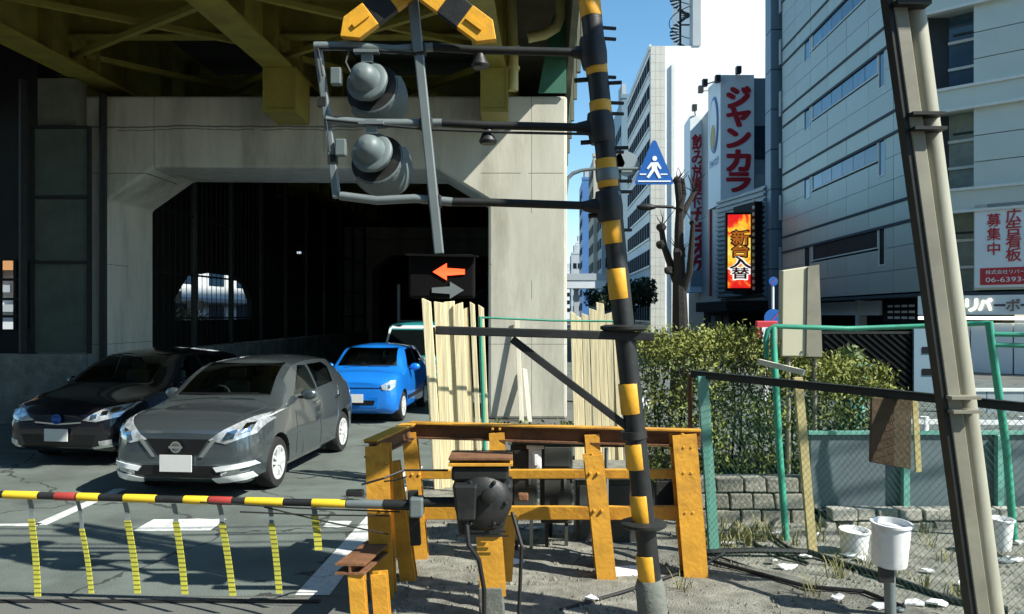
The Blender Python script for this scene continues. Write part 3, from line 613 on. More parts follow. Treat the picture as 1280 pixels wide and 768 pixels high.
e = MB(); pts = [SF.p(1.75 + .95 * math.cos(t), 16.2 + 1.85 * math.sin(t), .075) for t in [i * math.pi / 12 for i in range(24)]]; e.prism(pts, SF.n * .03); e.build('oval_emblem', M['signface'], js)
e = MB(); pts = [SF.p(1.75 + .6 * math.cos(t), 15.3 + .9 * math.sin(t), .11) for t in [i * math.pi / 9 for i in range(18)]]; e.prism(pts, SF.n * .03); e.build('emblem_patch', M['bamboo'], js)
letters('lettering', 'ジャンカラ', SF.p(1.75, 13.4, .04), 2.4, .6, SF.d, up, M['signblue'], js, .04, .02)
# long karaoke sign, 飲み放題付カラオケ
ns = thing('long_karaoke_sign', 'long pale banner sign reading 飲み放題付カラオケ beside the pruned tree', 'sign', (15, 66, 3))
MB().prism([(14.70, 66, 3.9), (16.05, 66, 3.9), (16.05, 66.6, 3.9), (14.95, 69.5, 3.9)], (0, 0, 14.6)).build('sign_box', M['signface'], ns)
for ch, v, h, w in (('飲', 178, 1.25, 1.05), ('み', 197, 1.1, 1.05), ('放', 216, 1.25, 1.05), ('題', 235, 1.2, 1.05), ('付', 252, 1.1, 1.0), ('カ', 271, 1.35, 1.15), ('ラ', 291, 1.2, 1.05), ('オ', 311, 1.4, 1.15), ('ケ', 332, 1.35, 1.15)):
    z = H - (v - HV) * .066; letters('lettering', ch, (15.37, 65.985, z), w, h, (1, 0, 0), up, M['signred'], ns, .07 if v > 260 else .04, .03)
MB().box(14.75, 16, 65.95, 66, 4.4, 5.7).build('blue_strip', M['corr'], ns)
# spotlights over the signs
for (u, v, D, dx) in ((881, 104, 59, -.9), (897, 99, 57.8, -.1), (923, 88, 57.6, .0), (876, 112, 61.5, -.9), (868, 135, 65.5, -.2)):
    c = at(u, v, D); t = thing('sign_spotlight', None, 'spotlight', c, 'spotlights above the karaoke signs')
    t['label'] = {881: 'dark spotlight reaching left from the top left corner of the tall karaoke sign', 897: 'dark spotlight on the top of the tall karaoke sign nearer its left edge', 923: 'black upright spotlight at the middle of the tall karaoke sign top', 876: 'lower dark spotlight reaching left over the oval emblem', 868: 'small dark spotlight above the long karaoke sign'}[u]
    zb = 19.45 if D < 65 else 18.5
    MB().path([(max(c.x - dx, 15.2 if D < 65 else 14.9), c.y + .5, zb), (c.x, c.y + .1, c.z - .1)], .05, 5).build('arm', M['galv'], t); MB().cbox(c, .34, .45, .5).build('lamp_head', M['black'], t)
# LED screen
ls = thing('led_screen', 'bright red and yellow LED screen with Japanese characters in a black housing', 'screen', (14.3, 50, 3.7))
LE = Face((13.56, 50.2), (1, -.06))
LE.part('screen', 0, 1.52, 3.75, 8.35, -.1, 0, M['led'], ls); LE.part('case', -.12, 1.75, 3.55, 8.5, -.5, -.101, M['blackw'], ls)
for ch, z, w, h, mt in (('新', 6.9, 1.0, .85, 'led_gold'), ('台', 6.1, .95, .75, 'led_gold'), ('入', 5.35, 1.3, .75, 'led_black'), ('替', 4.68, 1.05, .7, 'led_black')):
    letters('lettering', ch, LE.p(.76, z, .005), w + .12, h + .1, LE.d, up, M['led_white'] if mt == 'led_black' else M['led_black'], ls, .09, .004); letters('lettering', ch, LE.p(.76, z, .012), w, h, LE.d, up, M[mt], ls, .03, .006)

# --- big white building
wb = thing('white_building', 'big bright white blank walled building with ribbon windows down its street side', 'building', (20, 90, 0))
hull('wall', [(16.28, 85), (26.9, 85), (26.9, 107), (15.45, 107), (14.72, 85.6), (16.0, 85.2)], 0, 30.6, M['whitewall'], wb)
MB().box(20.06, 34, 85.02, 100, 30.6, 46).build('upper_wall', M['whitewall'], wb)
MB().box(19.2, 20.0, 84.9, 86.5, 30.6, 41).build('lift_shaft', M['bld_b'], wb)
MB().box(16.9, 17.25, 84.75, 85, 0, 28.6).build('downpipe', M['trim'], wb)
m = MB()
for i in range(34):
    for j in range(3): m.box(14.72 + j * .51 + .008, 14.72 + j * .51 + .502, 84.90 + .05, 85.3, i * .9 + .01, i * .9 + .89)
tag(m.build('facing_tile', M['tilebeige'], wb), kind='stuff')
WF = Face((15.45, 107), (14.70 - 15.45, 85.0 - 107)); WL = 22.0
for i in range(10):
    z = 1.4 + i * 2.95
    w = WF.part('window', .5, WL - .6, z, z + 1.75, -.05, .02, M['ribbon'], wb)
    for k in range(10): WF.part('mullion', .4 + k * 2.1, .55 + k * 2.1, z, z + 1.75, .02, .05, M['bld_b'], w)
    WF.part('sill', .2, WL - .1, z - .2, z, -.02, .14, M['trim'], wb)
WF.part('parapet', -.1, WL, 30.2, 30.8, -.1, .12, M['trim'], wb)
# roof stair
rs = thing('spiral_stair', 'dark spiral stair winding up a mast on the roof of the white building', 'stair', (18.3, 87, 30.6))
MB().tube((18.3, 87, 30.6), (18.3, 87, 42), .12).build('newel', M['darksteel'], rs)
for i in range(44):
    a = i * .42; z = 31 + i * .25
    MB().prism([(18.3, 87, z), (18.3 + 1.15 * math.cos(a), 87 + 1.15 * math.sin(a), z), (18.3 + 1.15 * math.cos(a + .4), 87 + 1.15 * math.sin(a + .4), z)], (0, 0, .08)).build('tread', M['darksteel'], rs)
MB().path([(18.3 + 1.2 * math.cos(i * .42), 87 + 1.2 * math.sin(i * .42), 32 + i * .25) for i in range(40)], .05, 5).build('handrail', M['darksteel'], rs)
for z in (33.5, 36.5, 39): MB().box(18.3, 19.3, 86.9, 87.1, z, z + .12).build('landing_bracket', M['darksteel'], rs)

# --- far buildings down the street
def tower_block(label, u0, u1, vt, D, m, depth=16, win='ribbon', fl=3.2, front=True):
    x0, x1 = (u0 - 640) * D / F, (u1 - 640) * D / F; zt = H - (vt - HV) * D / F
    t = thing('far_building', label, 'building', ((x0 + x1) / 2, D, 0))
    sk = .036 * depth
    hull('wall', [(x0, D), (x1, D), (x1 + sk, D + depth), (x0 + sk, D + depth)], 0, zt, M[m], t)
    sf = Face((x0 + sk, D + depth), (-sk, -depth)); ff = Face((x0, D), (1, 0)); n = int((zt - 3) / fl)
    for i in range(n):
        z = 3 + i * fl
        w = sf.part('window', 1, depth - 1, z, z + fl * .5, -.05, .05, M[win], t)
        for k in range(1, 5): sf.part('mullion', depth * k / 5 - .15, depth * k / 5 + .15, z, z + fl * .5, .05, .1, M[m], w)
        if front and x1 - x0 > 3:
            w = ff.part('window', .6, x1 - x0 - .6, z, z + fl * .5, -.05, .05, M[win], t)
            nn = max(2, int((x1 - x0) / 2))
            for k in range(1, nn): ff.part('mullion', (x1 - x0) * k / nn - .15, (x1 - x0) * k / nn + .15, z, z + fl * .5, .05, .1, M[m], w)
    ff.part('parapet', -.1, x1 - x0 + .1, zt, zt + .6, -1, .1, M[m], t)
    if zt > 20: MB().box(x0 + (x1 - x0) * .3, x0 + (x1 - x0) * .7, D + 3, D + 7, zt, zt + 3).build('roof_house', M['bld_b'], t)
tower_block('slim green grey slab tower showing left of the white building', 777, 790, 123, 118, 'towerp', 14)
tower_block('pale beige tower with a blank front behind the striped crossing post', 742, 768, 196, 135, 'bld_a', 14, front=False)
tower_block('narrow deep blue tower beside the crossing post down the street', 728, 743, 225, 180, 'bld_d', 14)
tower_block('grey office block with ribbon windows behind the striped crossing post', 752, 784, 255, 126, 'bld_b', 18)
tower_block('small brownish apartment tower far down the street', 727, 745, 278, 205, 'bld_a', 12)
tower_block('low grey far block just right of the concrete pier', 714, 729, 318, 240, 'bld_b', 12)
tower_block('thin white far tower above the low grey block', 720, 731, 304, 290, 'bld_c', 12)
tower_block('long pale far block at the very end of the street', 700, 722, 338, 330, 'bld_c', 12)
fb = thing('footbridge', 'pale footbridge crossing the street far behind the plank screen', 'bridge', (14, 120, 0))
MB().box(8.2, 18.5, 120, 123, 6.0, 7.2).build('deck', M['bld_c'], fb); MB().box(8.2, 18.5, 119.9, 120, 7.2, 8.2).build('parapet', M['bld_b'], fb)
for x in (9.4, 16.5): MB().box(x, x + .7, 121, 122, 0, 6).build('pillar', M['bld_b'], fb)
# buildings seen through the openings on the left
lb = thing('left_building', 'sunlit white building seen through the arched opening of the dark wall', 'building', (-26, 50, 0))
hull('wall', [(-36, 40), (-23, 40), (-20.5, 84), (-34, 84)], 0, 14, M['bld_c'], lb)
LB = Face((-23, 40), (2.5, 44))
for i in range(8):
    for z in (.9, 4.2): LB.part('window', 3 + i * 5, 5.6 + i * 5, z, z + 1.9, -.05, .05, M['glass'], lb)
LB.part('balcony', 0, 44, 2.95, 3.25, 0, .5, M['bld_b'], lb)
for i, (x, y, h) in enumerate(((-15.5, 36.5, 6), (-16.4, 41.5, 7))):
    t = thing('street_pole', ('thin dark street pole standing in the arched opening nearer its left edge', 'thin dark street pole standing in the arched opening nearer its right edge')[i], 'pole', (x, y, 0))
    MB().tube((x, y, 0), (x, y, h), .12, 10).build('pole', M['darksteel'], t, smooth=True); MB().cbox((x, y - .1, 2.9 - .35 * i), .9, .1, .5).build('sign_plate', M['cabinet'], t)
bh = thing('roadside_bush', 'dark bush filling the lower edge of the arched opening', 'bush', (-15, 37, 0)); f_ = MB()
for k in range(6): leaf_cloud(f_, (-14.6 - .5 * k, 33.5 + 1.9 * k, 1.5), (.9, 1.2, .75 + .2 * (k % 2)), 160, .16)
f_.build('foliage', M['leafd'], bh)
ob = thing('orange_building', 'orange and white striped building seen through the barred opening at far left', 'building', (-27, 34, 0))
MB().box(-34, -18.6, 33, 39, 0, 12).build('wall', M['bld_c'], ob)
for x in (-22.6, -21.5, -20.4, -19.3): MB().box(x, x + .4, 32.7, 33, 2.9, 12).build('orange_column', M['bld_e'], ob)
for z in (2.2, 3.0): MB().box(-34, -18.6, 32.8, 33, z, z + .3).build('ledge', M['bld_b'], ob)
MB().box(-34, -18.6, 32.6, 33, 3.9, 4.4).build('orange_beam', M['bld_e'], ob)

# ------------------------------------------------------------------ street trees, signs and lamps
def limb(mb, pts, r0, r1): n = len(pts); mb.path(pts, [r0 + (r1 - r0) * i / (n - 1) for i in range(n)], 9)
tr = thing('pruned_tree', 'dark pollarded tree trunk with bare stubs in front of the long karaoke sign', 'tree', (3.85, 18, 0))
def tp(u, v, dy=0): return at(u, v, 18 + dy)
m = MB(); limb(m, [(3.75, 18, 0), tp(851, 430), tp(850, 380), tp(849, 345), tp(849, 310)], .22, .12); m.build('trunk', M['bark'], tr, smooth=True)
for pts, r0, r1 in (([tp(849, 330), tp(849, 290), tp(850, 255), tp(847, 226)], .12, .08), ([tp(850, 262, -.1), tp(855, 243), tp(853, 224)], .07, .05), ([tp(849, 362), tp(838, 330, .2), tp(830, 308, .2), tp(827, 287, .2)], .10, .06),
                    ([tp(852, 368), tp(862, 340, -.2), tp(865, 300, -.2), tp(866, 280, -.2)], .09, .05), ([tp(850, 275), tp(860, 255, .2), tp(868, 240, .3)], .08, .05)):
    m = MB(); limb(m, pts, r0, r1); m.build('limb', M['bark'], tr, smooth=True)
for u, v, r in ((827, 284, .11), (826, 306, .10), (849, 316, .16), (847, 226, .10), (866, 279, .08), (836, 338, .10)): MB().ball(tp(u, v), r, n=8, m=6, jit=.2).build('burl', M['bark'], tr, smooth=True)
for _ in range(30):     # thin shoots from the pollard heads
    u, v = random.choice(((827, 284), (849, 316), (847, 226), (853, 224), (866, 279), (868, 240))); a_ = tp(u, v); b_ = a_ + Vector((random.gauss(0, .18), random.gauss(0, .18), random.uniform(.1, .45)))
    MB().path([a_, a_.lerp(b_, .5) + Vector((random.gauss(0, .03), 0, 0)), b_], [.014, .010, .005], 5).build('twig', M['bark'], tr)
def street_tree(label, u, vt, D, r, trunk=True):
    c = at(u, vt, D); t = thing('street_tree', label, 'tree', (c.x, D, 0)); ct = c.z - r[2]
    m = MB(); limb(m, [(c.x, D, 0), (c.x + .1, D, ct * .6), (c.x - .05, D + .1, ct)], .22, .08)
    for k in range(4): a = k * 1.6; limb(m, [(c.x, D, ct * .6), (c.x + r[0] * .6 * math.cos(a), D + r[1] * .6 * math.sin(a), ct + r[2] * .3)], .08, .03)
    m.build('trunk', M['bark'], t, smooth=True)
    f = MB()
    for k in range(9):
        q = Vector((random.uniform(-.6, .6) * r[0], random.uniform(-.6, .6) * r[1], random.uniform(-.5, .6) * r[2])); leaf_cloud(f, Vector((c.x, D, ct)) + q, tuple(x * .5 for x in r), 170, .24)
    f.build('crown', M['leafd'], t)
street_tree('dark leafy street tree behind the striped crossing post', 790, 345, 62, (2.0, 2.0, 1.7))
street_tree('second dark leafy street tree further down the street', 771, 352, 82, (1.9, 2.0, 1.6))
street_tree('small dark tree at the end of the street beside the pier', 752, 362, 105, (2.2, 2, 1.6))
# mast arm with pedestrian crossing sign
sg = thing('crossing_sign_mast', 'blue triangular pedestrian crossing sign hung from a curved grey mast arm', 'traffic sign', (1.5, 22, 0))
p = [(1.42, 22, 0), (1.42, 22, 5.2)] + [at(*q, 22) for q in ((709, 224), (716, 217), (727, 213), (745, 211), (800, 211), (822, 210))]
MB().path(p, [.09, .08, .06, .055, .05, .05, .045, .045], 9).build('mast', M['galv'], sg, smooth=True)
def tri(mb, k, y, s=1.0, t=.03):
    c = at(817, 207, 22); pts = []
    for (cx, cz) in ((-.46, -.47), (.46, -.47), (0, .60)):
        for a in range(6):
            b = {-.46: 150, .46: 270, 0: 30}[cx] + a * 24; pts.append((c.x + (cx + .07 * math.cos(R(b))) * s, y, c.z + (cz + .07 * math.sin(R(b))) * s))
    return mb.prism(pts, (0, t, 0))
tri(MB(), 1, 21.90).build('sign_plate', M['signblue'], sg)
c = at(817, 207, 22); fy = 21.885
def blk(name, pts): return MB().prism([(c.x + x, fy, c.z + z) for x, z in pts], (0, .012, 0)).build(name, M['signwhite'], sg)
blk('pedestrian', [(-.09, .06), (.10, .07), (.20, -.10), (.16, -.13), (.07, -.02), (.08, -.12), (.19, -.36), (.12, -.38), (.0, -.17), (-.15, -.37), (-.21, -.34), (-.07, -.12), (-.07, -.03), (-.17, -.13), (-.21, -.10)])
m = MB(); m.prism([(c.x + .065 * math.cos(i * .524) + .01, fy, c.z + .17 + .07 * math.sin(i * .524)) for i in range(12)], (0, .012, 0)); m.build('pedestrian_head', M['signwhite'], sg)
for a, b2, z in ((-.40, -.22, -.28), (.17, .36, -.28), (-.45, .45, -.47)): blk('zebra_stripe', [(a, z), (b2, z), (b2, z + .035), (a, z + .035)])
for u, v, rr in ((763, 204, .40), (783, 205, .36)):
    q = at(u, v, 22.1); MB().lathe(q, (0, 1, 0), [(rr, -.015), (rr, .015)], 8).build('sign_back', M['corr'], sg)
sl2 = thing('street_lamp', 'thin dark street lamp arm reaching left from behind the pruned tree', 'street lamp', (6.3, 30, 0))
MB().path([at(848, 430, 30), at(848, 262, 30), at(840, 259, 30), at(808, 258, 30)], [.08, .07, .06, .05], 8).build('pole', M['darksteel'], sl2, smooth=True); MB().ball(at(808, 259, 30), .38, .16, .13).build('lamp_head', M['darksteel'], sl2, smooth=True)
# shop sign and round signs in front of the tower
rsn = thing('red_shop_sign', 'upright red sign board standing in front of the silver building', 'sign', at(958, 432, 15))
c = at(958, 418, 15); MB().cbox(c, .40, .1, .5).build('board', M['signred2'], rsn, bevel=.02); MB().cbox((c.x, 15, .85), .08, .08, 1.7).build('post', M['trim'], rsn); MB().cbox(c + Vector((0, -.055, -.02)), .2, .01, .3).build('emblem_patch', M['signface'], rsn)
for (u, v, D, lab, rr) in ((966, 352, 30, 'small blue round road sign high on a white pole before the tower', .17), (966, 398, 24, 'larger blue round road sign low on its pole beside the red sign', .28)):
    c = at(u, v, D); t = thing('round_road_sign', lab, 'traffic sign', (c.x, D, 0)); MB().lathe(c, (0, -1, 0), [(rr, .05), (rr, .07)], 20).build('disc', M['signblue'], t)
    MB().tube((c.x, D, 0), (c.x, D, c.z + rr), .05).build('pole', M['signwhite'], t, smooth=True); MB().bar(c + Vector((-rr * .6, -.08, -rr * .6)), c + Vector((rr * .6, -.08, rr * .6)), .02, .06, (0, 1, 0)).build('slash', M['signred2'], t)
ss = thing('slatted_screen', 'dark screen of slanting slats in front of the silver office ground floor', 'screen', (9, 19.5, 0))
MB().box(7.6, 10.6, 19.56, 19.6, 0, 1.62).build('backing', M['blackw'], ss); MB().box(7.55, 10.65, 19.48, 19.6, 1.62, 1.68).build('top_rail', M['darksteel'], ss)
for i in range(15):
    x = 7.62 + i * .2 - .4; a_, b_ = Vector((x, 19.53, 1.6)), Vector((x + 1.9, 19.53, .02))
    lo = max(0, (7.62 - a_.x) / 1.9); hi = min(1, (10.58 - a_.x) / 1.9)
    if hi > lo: MB().bar(a_.lerp(b_, lo), a_.lerp(b_, hi), .05, .09, (0, 1, 0)).build('slat', M['blackw'], ss)
MB().box(9.75, 10.5, 19.40, 19.47, .1, 1.75).build('notice_panel', M['towerp'], ss)
for z in (.62, 1.15): MB().box(9.95, 10.3, 19.38, 19.40, z, z + .16).build('dark_label', M['blackw'], ss)
gl = thing('grey_low_wall', 'low grey panelled wall in front of the pale shop front behind the mast', 'wall', (11, 17, 0))
for i in range(5): MB().box(9.3 + i * .8, 10.08 + i * .8, 17, 17.1, 0, .46).build('wall_panel', M['corr'], gl)
MB().box(9.3, 13.3, 16.97, 17.13, .46, .52).build('coping', M['trim'], gl)
pl = thing('round_planter', 'pale green round planter against the dark shop front', 'planter', at(1062, 484, 14)); c = at(1062, 484, 14)
MB().lathe((c.x, 14, 0), (0, 0, 1), [(.22, 0), (.3, c.z + .32), (.36, c.z + .34), (.36, c.z + .42), (.3, c.z + .42)], 16).build('pot', M['teal'], pl, smooth=True); f = MB(); leaf_cloud(f, (c.x, 14, c.z + .5), (.3, .3, .25), 150, .07); f.build('plant', M['hedge2'], pl)
# ------------------------------------------------------------------ vehicles
def pchip(xs, ys, x):
    if x <= xs[0]: return ys[0]
    if x >= xs[-1]: return ys[-1]
    i = max(k for k in range(len(xs)) if xs[k] <= x); i = min(i, len(xs) - 2)
    def sl(k):
        if k == 0: return (ys[1] - ys[0]) / (xs[1] - xs[0])
        if k == len(xs) - 1: return (ys[-1] - ys[-2]) / (xs[-1] - xs[-2])
        a = (ys[k] - ys[k - 1]) / (xs[k] - xs[k - 1]); b = (ys[k + 1] - ys[k]) / (xs[k + 1] - xs[k])
        return 0 if a * b <= 0 else 2 * a * b / (a + b)
    h = xs[i + 1] - xs[i]; t = (x - xs[i]) / h; m0, m1 = sl(i) * h, sl(i + 1) * h
    return (2 * t ** 3 - 3 * t * t + 1) * ys[i] + (t ** 3 - 2 * t * t + t) * m0 + (-2 * t ** 3 + 3 * t * t) * ys[i + 1] + (t ** 3 - t * t) * m1

class Car:
    """local frame: y from nose (0) to tail, x across, z up. st: rows (y, zb, w, zm, wb, zbelt, ws, zs, zt)"""
    def __init__(s, name, label, cat, loc, rz, st, paint, wheels, wr, tw, group=None):
        s.root = thing(name, label, cat, loc, group, rz, local=True); s.st = st
        ys = [r[0] for r in st]; Y = []
        for a, b in zip(ys, ys[1:]):
            n = 3 if b - a < .2 else 5
            Y += [a + (b - a) * i / n for i in range(n)]
        Y.append(ys[-1]); mb = MB(); ring = None
        for y in Y:
            zb, w, zm, wb, zbl, ws, zs, zt = [pchip(ys, [r[k] for r in st], y) for k in range(1, 9)]
            P = [(0, zb), (w * .55, zb), (w - .10, zb), (w - .02, zb + .07), (w, zm - .08), (w + .004, zm), (w - .006, zm + .10), (wb + (w - wb) * .35, zbl - .06), (wb, zbl)]
            dx, dz = ws - wb, zs - zbl
            P += [(wb + dx * .25 + .012, zbl + dz * .25), (wb + dx * .5 + .016, zbl + dz * .5), (wb + dx * .75 + .013, zbl + dz * .75), (ws, zs)]
            for q in (.86, .68, .45, .22): P.append((ws * q, zs + (zt - zs) * (1 - q * q)))
            P.append((0, zt))
            full = P + [(-x, z) for x, z in P[-2:0:-1]]
            for x, z in full: mb.v.append(Vector((x, y, z)))
            ring = len(full)
        for i in range(len(Y) - 1):
            for k in range(ring):
                a = i * ring; mb.f.append((a + k, a + (k + 1) % ring, a + ring + (k + 1) % ring, a + ring + k))
        mb.f.append(tuple(range(ring))); e = (len(Y) - 1) * ring; mb.f.append(tuple(e + k for k in range(ring)))
        body = mb.build('body', paint, s.root, smooth=True)
        c = AM[body.name].translation
        cut = MB(); W2 = max(r[2] for r in st)
        for (wy, wz) in wheels:
            for k in (-1, 1):
                cut.lathe((k * (W2 - .12), wy, wz), (1, 0, 0), [(wr + .055, -.14), (wr + .055, .4)] if k > 0 else [(wr + .055, -.4), (wr + .055, .14)], 28)
        co = cut.build('wheel_well', M['trimblack'], None)
        co.location -= c; AMc = co
        body_dummy = bpy.data.objects.new('body_work', body.data); COL.objects.link(body_dummy); co.location = co.location
        bo = body_dummy.modifiers.new('b', 'BOOLEAN'); bo.object = co; bo.operation = 'DIFFERENCE'; bo.solver = 'EXACT'
        dg = bpy.context.evaluated_depsgraph_get(); dg.update()
        me = bpy.data.meshes.new_from_object(body_dummy.evaluated_get(dg)); me.name = 'body'
        me.materials.clear(); me.materials.append(paint)
        for p in me.polygons: p.material_index = 0
        s.bvh = BVHTree.FromPolygons([v.co + c for v in body.data.vertices], [tuple(p.vertices) for p in body.data.polygons])
        me.polygons.foreach_set('use_smooth', [True] * len(me.polygons)); me.set_sharp_from_angle(angle=R(40))
        body.data = me; bpy.data.objects.remove(body_dummy); bpy.data.objects.remove(co)
        s.body = body
        # dark liners and underside so that no light shows through the wells
        m = MB(); y0, y1 = ys[0] + .35, ys[-1] - .35; m.box(-W2 + .30, W2 - .30, y0, y1, st[3][1] - .03, st[3][1] + .3)
        m.build('underbody', M['trimblack'], s.root)
        for (wy, wz) in wheels:
            for k in (-1, 1): s.wheel(k * (W2 - tw / 2 - .015), wy, wz, wr, tw, k)
    def cabin(s, prof, wb, wt, zb, zt, cuts, dash, seats):
        """hollow the cabin, cut the window openings, add seats and dashboard"""
        hw = lambda z: wb if z <= zb else wb + (wt - wb) * (z - zb) / (zt - zb)
        c = AM[s.body.name].translation; n = len(prof); work = []
        o = MB(); o.add([(-hw(z), y, z) for y, z in prof] + [(hw(z), y, z) for y, z in prof], [tuple(range(n))[::-1], tuple(range(n, 2 * n))] + [(i, (i + 1) % n, n + (i + 1) % n, n + i) for i in range(n)]); work.append(o)
        for axis, poly, a, b in cuts:
            o = MB(); o.prism([(p, a, q) for p, q in poly] if axis == 'y' else [(a, p, q) for p, q in poly], (0, b - a, 0) if axis == 'y' else (b - a, 0, 0)); work.append(o)
        bd = bpy.data.objects.new('body_work', s.body.data); COL.objects.link(bd); tmp = []
        for o in work:
            q = o.build('cutter', M['interior']); q.location -= c; tmp.append(q)
            m = bd.modifiers.new('b', 'BOOLEAN'); m.object = q; m.operation = 'DIFFERENCE'
        xs0 = [v.co.y for v in s.body.data.vertices]; zs0 = [v.co.z for v in s.body.data.vertices]; n0 = len(s.body.data.vertices); me = None
        for solver, self_, hole in (('EXACT', False, False), ('EXACT', True, False), ('EXACT', False, True), ('EXACT', True, True), ('FAST', False, False)):
            for m in bd.modifiers:
                m.solver = solver
                if solver == 'EXACT': m.use_self = self_; m.use_hole_tolerant = hole
            dg = bpy.context.evaluated_depsgraph_get(); dg.update(); me = bpy.data.meshes.new_from_object(bd.evaluated_get(dg))
            print('CABIN', s.root.name, solver, self_, hole, n0, len(me.vertices))
            if me.vertices and len(me.vertices) > n0 * .75 and max(v.co.z for v in me.vertices) > max(zs0) - .01 and min(v.co.y for v in me.vertices) < min(xs0) + .01: break
        me.name = 'body'
        paint = s.body.data.materials[0]; me.materials.clear(); me.materials.append(paint); me.materials.append(M['interior'])
        for f in me.polygons:
            h = s.bvh.find_nearest(f.center + c); f.material_index = 1 if h[3] is not None and h[3] > .012 and f.center.z + c.z > .5 else 0
        me.polygons.foreach_set('use_smooth', [True] * len(me.polygons)); me.set_sharp_from_angle(angle=R(40)); s.body.data = me
        for q in tmp + [bd]: bpy.data.objects.remove(q)
        y, z = dash; MB().prism([(-wb * .96, y - .25, z - .30), (-wb * .96, y + .22, z - .30), (-wb * .96, y + .24, z - .06), (-wb * .96, y + .10, z), (-wb * .96, y - .25, z)], (wb * 1.92, 0, 0)).build('dashboard', M['interior'], s.root, bevel=.02)
        sw = MB(); cc = Vector((-.33, y + .36, z - .02)); sw.path([cc + Vector((.17 * math.cos(t), .07 * math.sin(t), .16 * math.sin(t))) for t in [i * .3927 for i in range(17)]], .014, 7); sw.bar(cc - Vector((.16, 0, 0)), cc + Vector((.16, 0, 0)), .03, .04); sw.build('steering_wheel', M['interior'], s.root, smooth=True)
        for (yy, zz) in seats:
            for x in (-.33, .33):
                st_ = MB(); st_.hexa([(x - .22, yy - .06, zz - .35), (x + .22, yy - .06, zz - .35), (x + .22, yy + .1, zz - .35), (x - .22, yy + .1, zz - .35), (x - .17, yy + .06, zz + .12), (x + .17, yy + .06, zz + .12), (x + .17, yy + .17, zz + .12), (x - .17, yy + .17, zz + .12)])
                q = st_.build('seat', M['seatfab'], s.root, bevel=.04); MB().cbox((x, yy + .13, zz + .22), .24, .09, .15).build('headrest', M['seatfab'], q, bevel=.03)
    def wheel(s, x, y, z, r, tw, k):
        ty = MB().lathe((x, y, z), (k, 0, 0), [(r * .66, -tw / 2), (r * .93, -tw / 2), (r, -tw * .36), (r, tw * .36), (r * .93, tw / 2), (r * .68, tw / 2), (r * .66, tw * .3)], 28).build('wheel', M['tyre'], s.root, smooth=True)
        rm = MB(); a = Vector((k, 0, 0)); o = Vector((x, y, z)) + a * tw * .30
        rm.lathe(o, a, [(r * .67, 0), (r * .67, .045), (r * .60, .045), (r * .58, .0)], 28)
        for i in range(5):
            t = i * 2 * math.pi / 5 + .3
            d1 = Vector((0, math.cos(t), math.sin(t))); side = a.cross(d1)
            for q in (-1, 1): rm.bar(o + a * .03 + side * q * r * .07, o + a * .032 + d1 * r * .62 + side * q * r * .13, .035, .028, a)
        rm.lathe(o, a, [(r * .16, 0), (r * .15, .05), (r * .1, .06)], 14)
        rm.build('rim', M['rim'], ty, smooth=True)
        MB().lathe((x, y, z), a, [(r * .66, -.02), (r * .66, tw * .12)], 20).build('brake_disc', M['trimblack'], ty)
    def proj(s, name, poly, axis, m, off=.006, skirt=.025, mirror=False, parent=None, cuts=3, smooth=True):
        """polygon in a front ('f': x, z), side ('r'/'l': y, z), top ('t': x, y) view laid on the body"""
        for sg_ in ((1, -1) if mirror else (1,)):
            bm = bmesh.new()
            D = {'f': Vector((0, 1, 0)), 'b': Vector((0, -1, 0)), 't': Vector((0, 0, -1)), 'r': Vector((-1, 0, 0)), 'l': Vector((1, 0, 0))}
            ax = axis
            if mirror and sg_ < 0 and axis in 'rl': ax = 'l' if axis == 'r' else 'r'
            d = D[ax]
            def P3(a, b):
                if axis in 'fb': return Vector((a * sg_, -9 * d.y, b))
                if axis == 't': return Vector((a * sg_, b, 9))
                return Vector((-9 * d.x, a, b))
            vs = [bm.verts.new(P3(a, b)) for a, b in poly]; bm.faces.new(vs)
            bmesh.ops.triangulate(bm, faces=bm.faces[:]); bmesh.ops.subdivide_edges(bm, edges=bm.edges[:], cuts=cuts, use_grid_fill=True)
            bmesh.ops.triangulate(bm, faces=bm.faces[:])
            miss = []; hits = []
            for v in bm.verts:
                h, n, i, dist = s.bvh.ray_cast(v.co, d)
                if h is None: miss.append(v)
                else:
                    if n.dot(d) > 0: n = -n
                    hits.append((v, h, n))
            loc = {v: h for v, h, n in hits}
            for v in miss:
                near = min(hits, key=lambda q: (q[0].co - v.co).length) if hits else None
                if near: v.co = v.co + d * ((near[1] - near[0].co).dot(d))
            for v, h, n in hits: v.co = h + n * off
            if skirt:
                ed = [e for e in bm.edges if e.is_boundary]; r = bmesh.ops.extrude_edge_only(bm, edges=ed)
                for v in [g for g in r['geom'] if isinstance(g, bmesh.types.BMVert)]: v.co += d * skirt
            bmesh.ops.recalc_face_normals(bm, faces=bm.faces)
            mb = MB(); bm.verts.ensure_lookup_table(); mb.add([v.co.copy() for v in bm.verts], [tuple(v.index for v in f.verts) for f in bm.faces]); bm.free()
            o = mb.build(name, m, parent or s.root, smooth=smooth)
        return o
    def mirrors(s, y, z, x, m):
        for k in (-1, 1):
            o = MB(); o.ball((k * x, y, z), .11, .06, .075, 12, 8); q = o.build('door_mirror', m, s.root, smooth=True)
            MB().cbox((k * (x - .11), y - .0, z - .04), .12, .05, .03).build('mirror_arm', M['trimblack'], q)

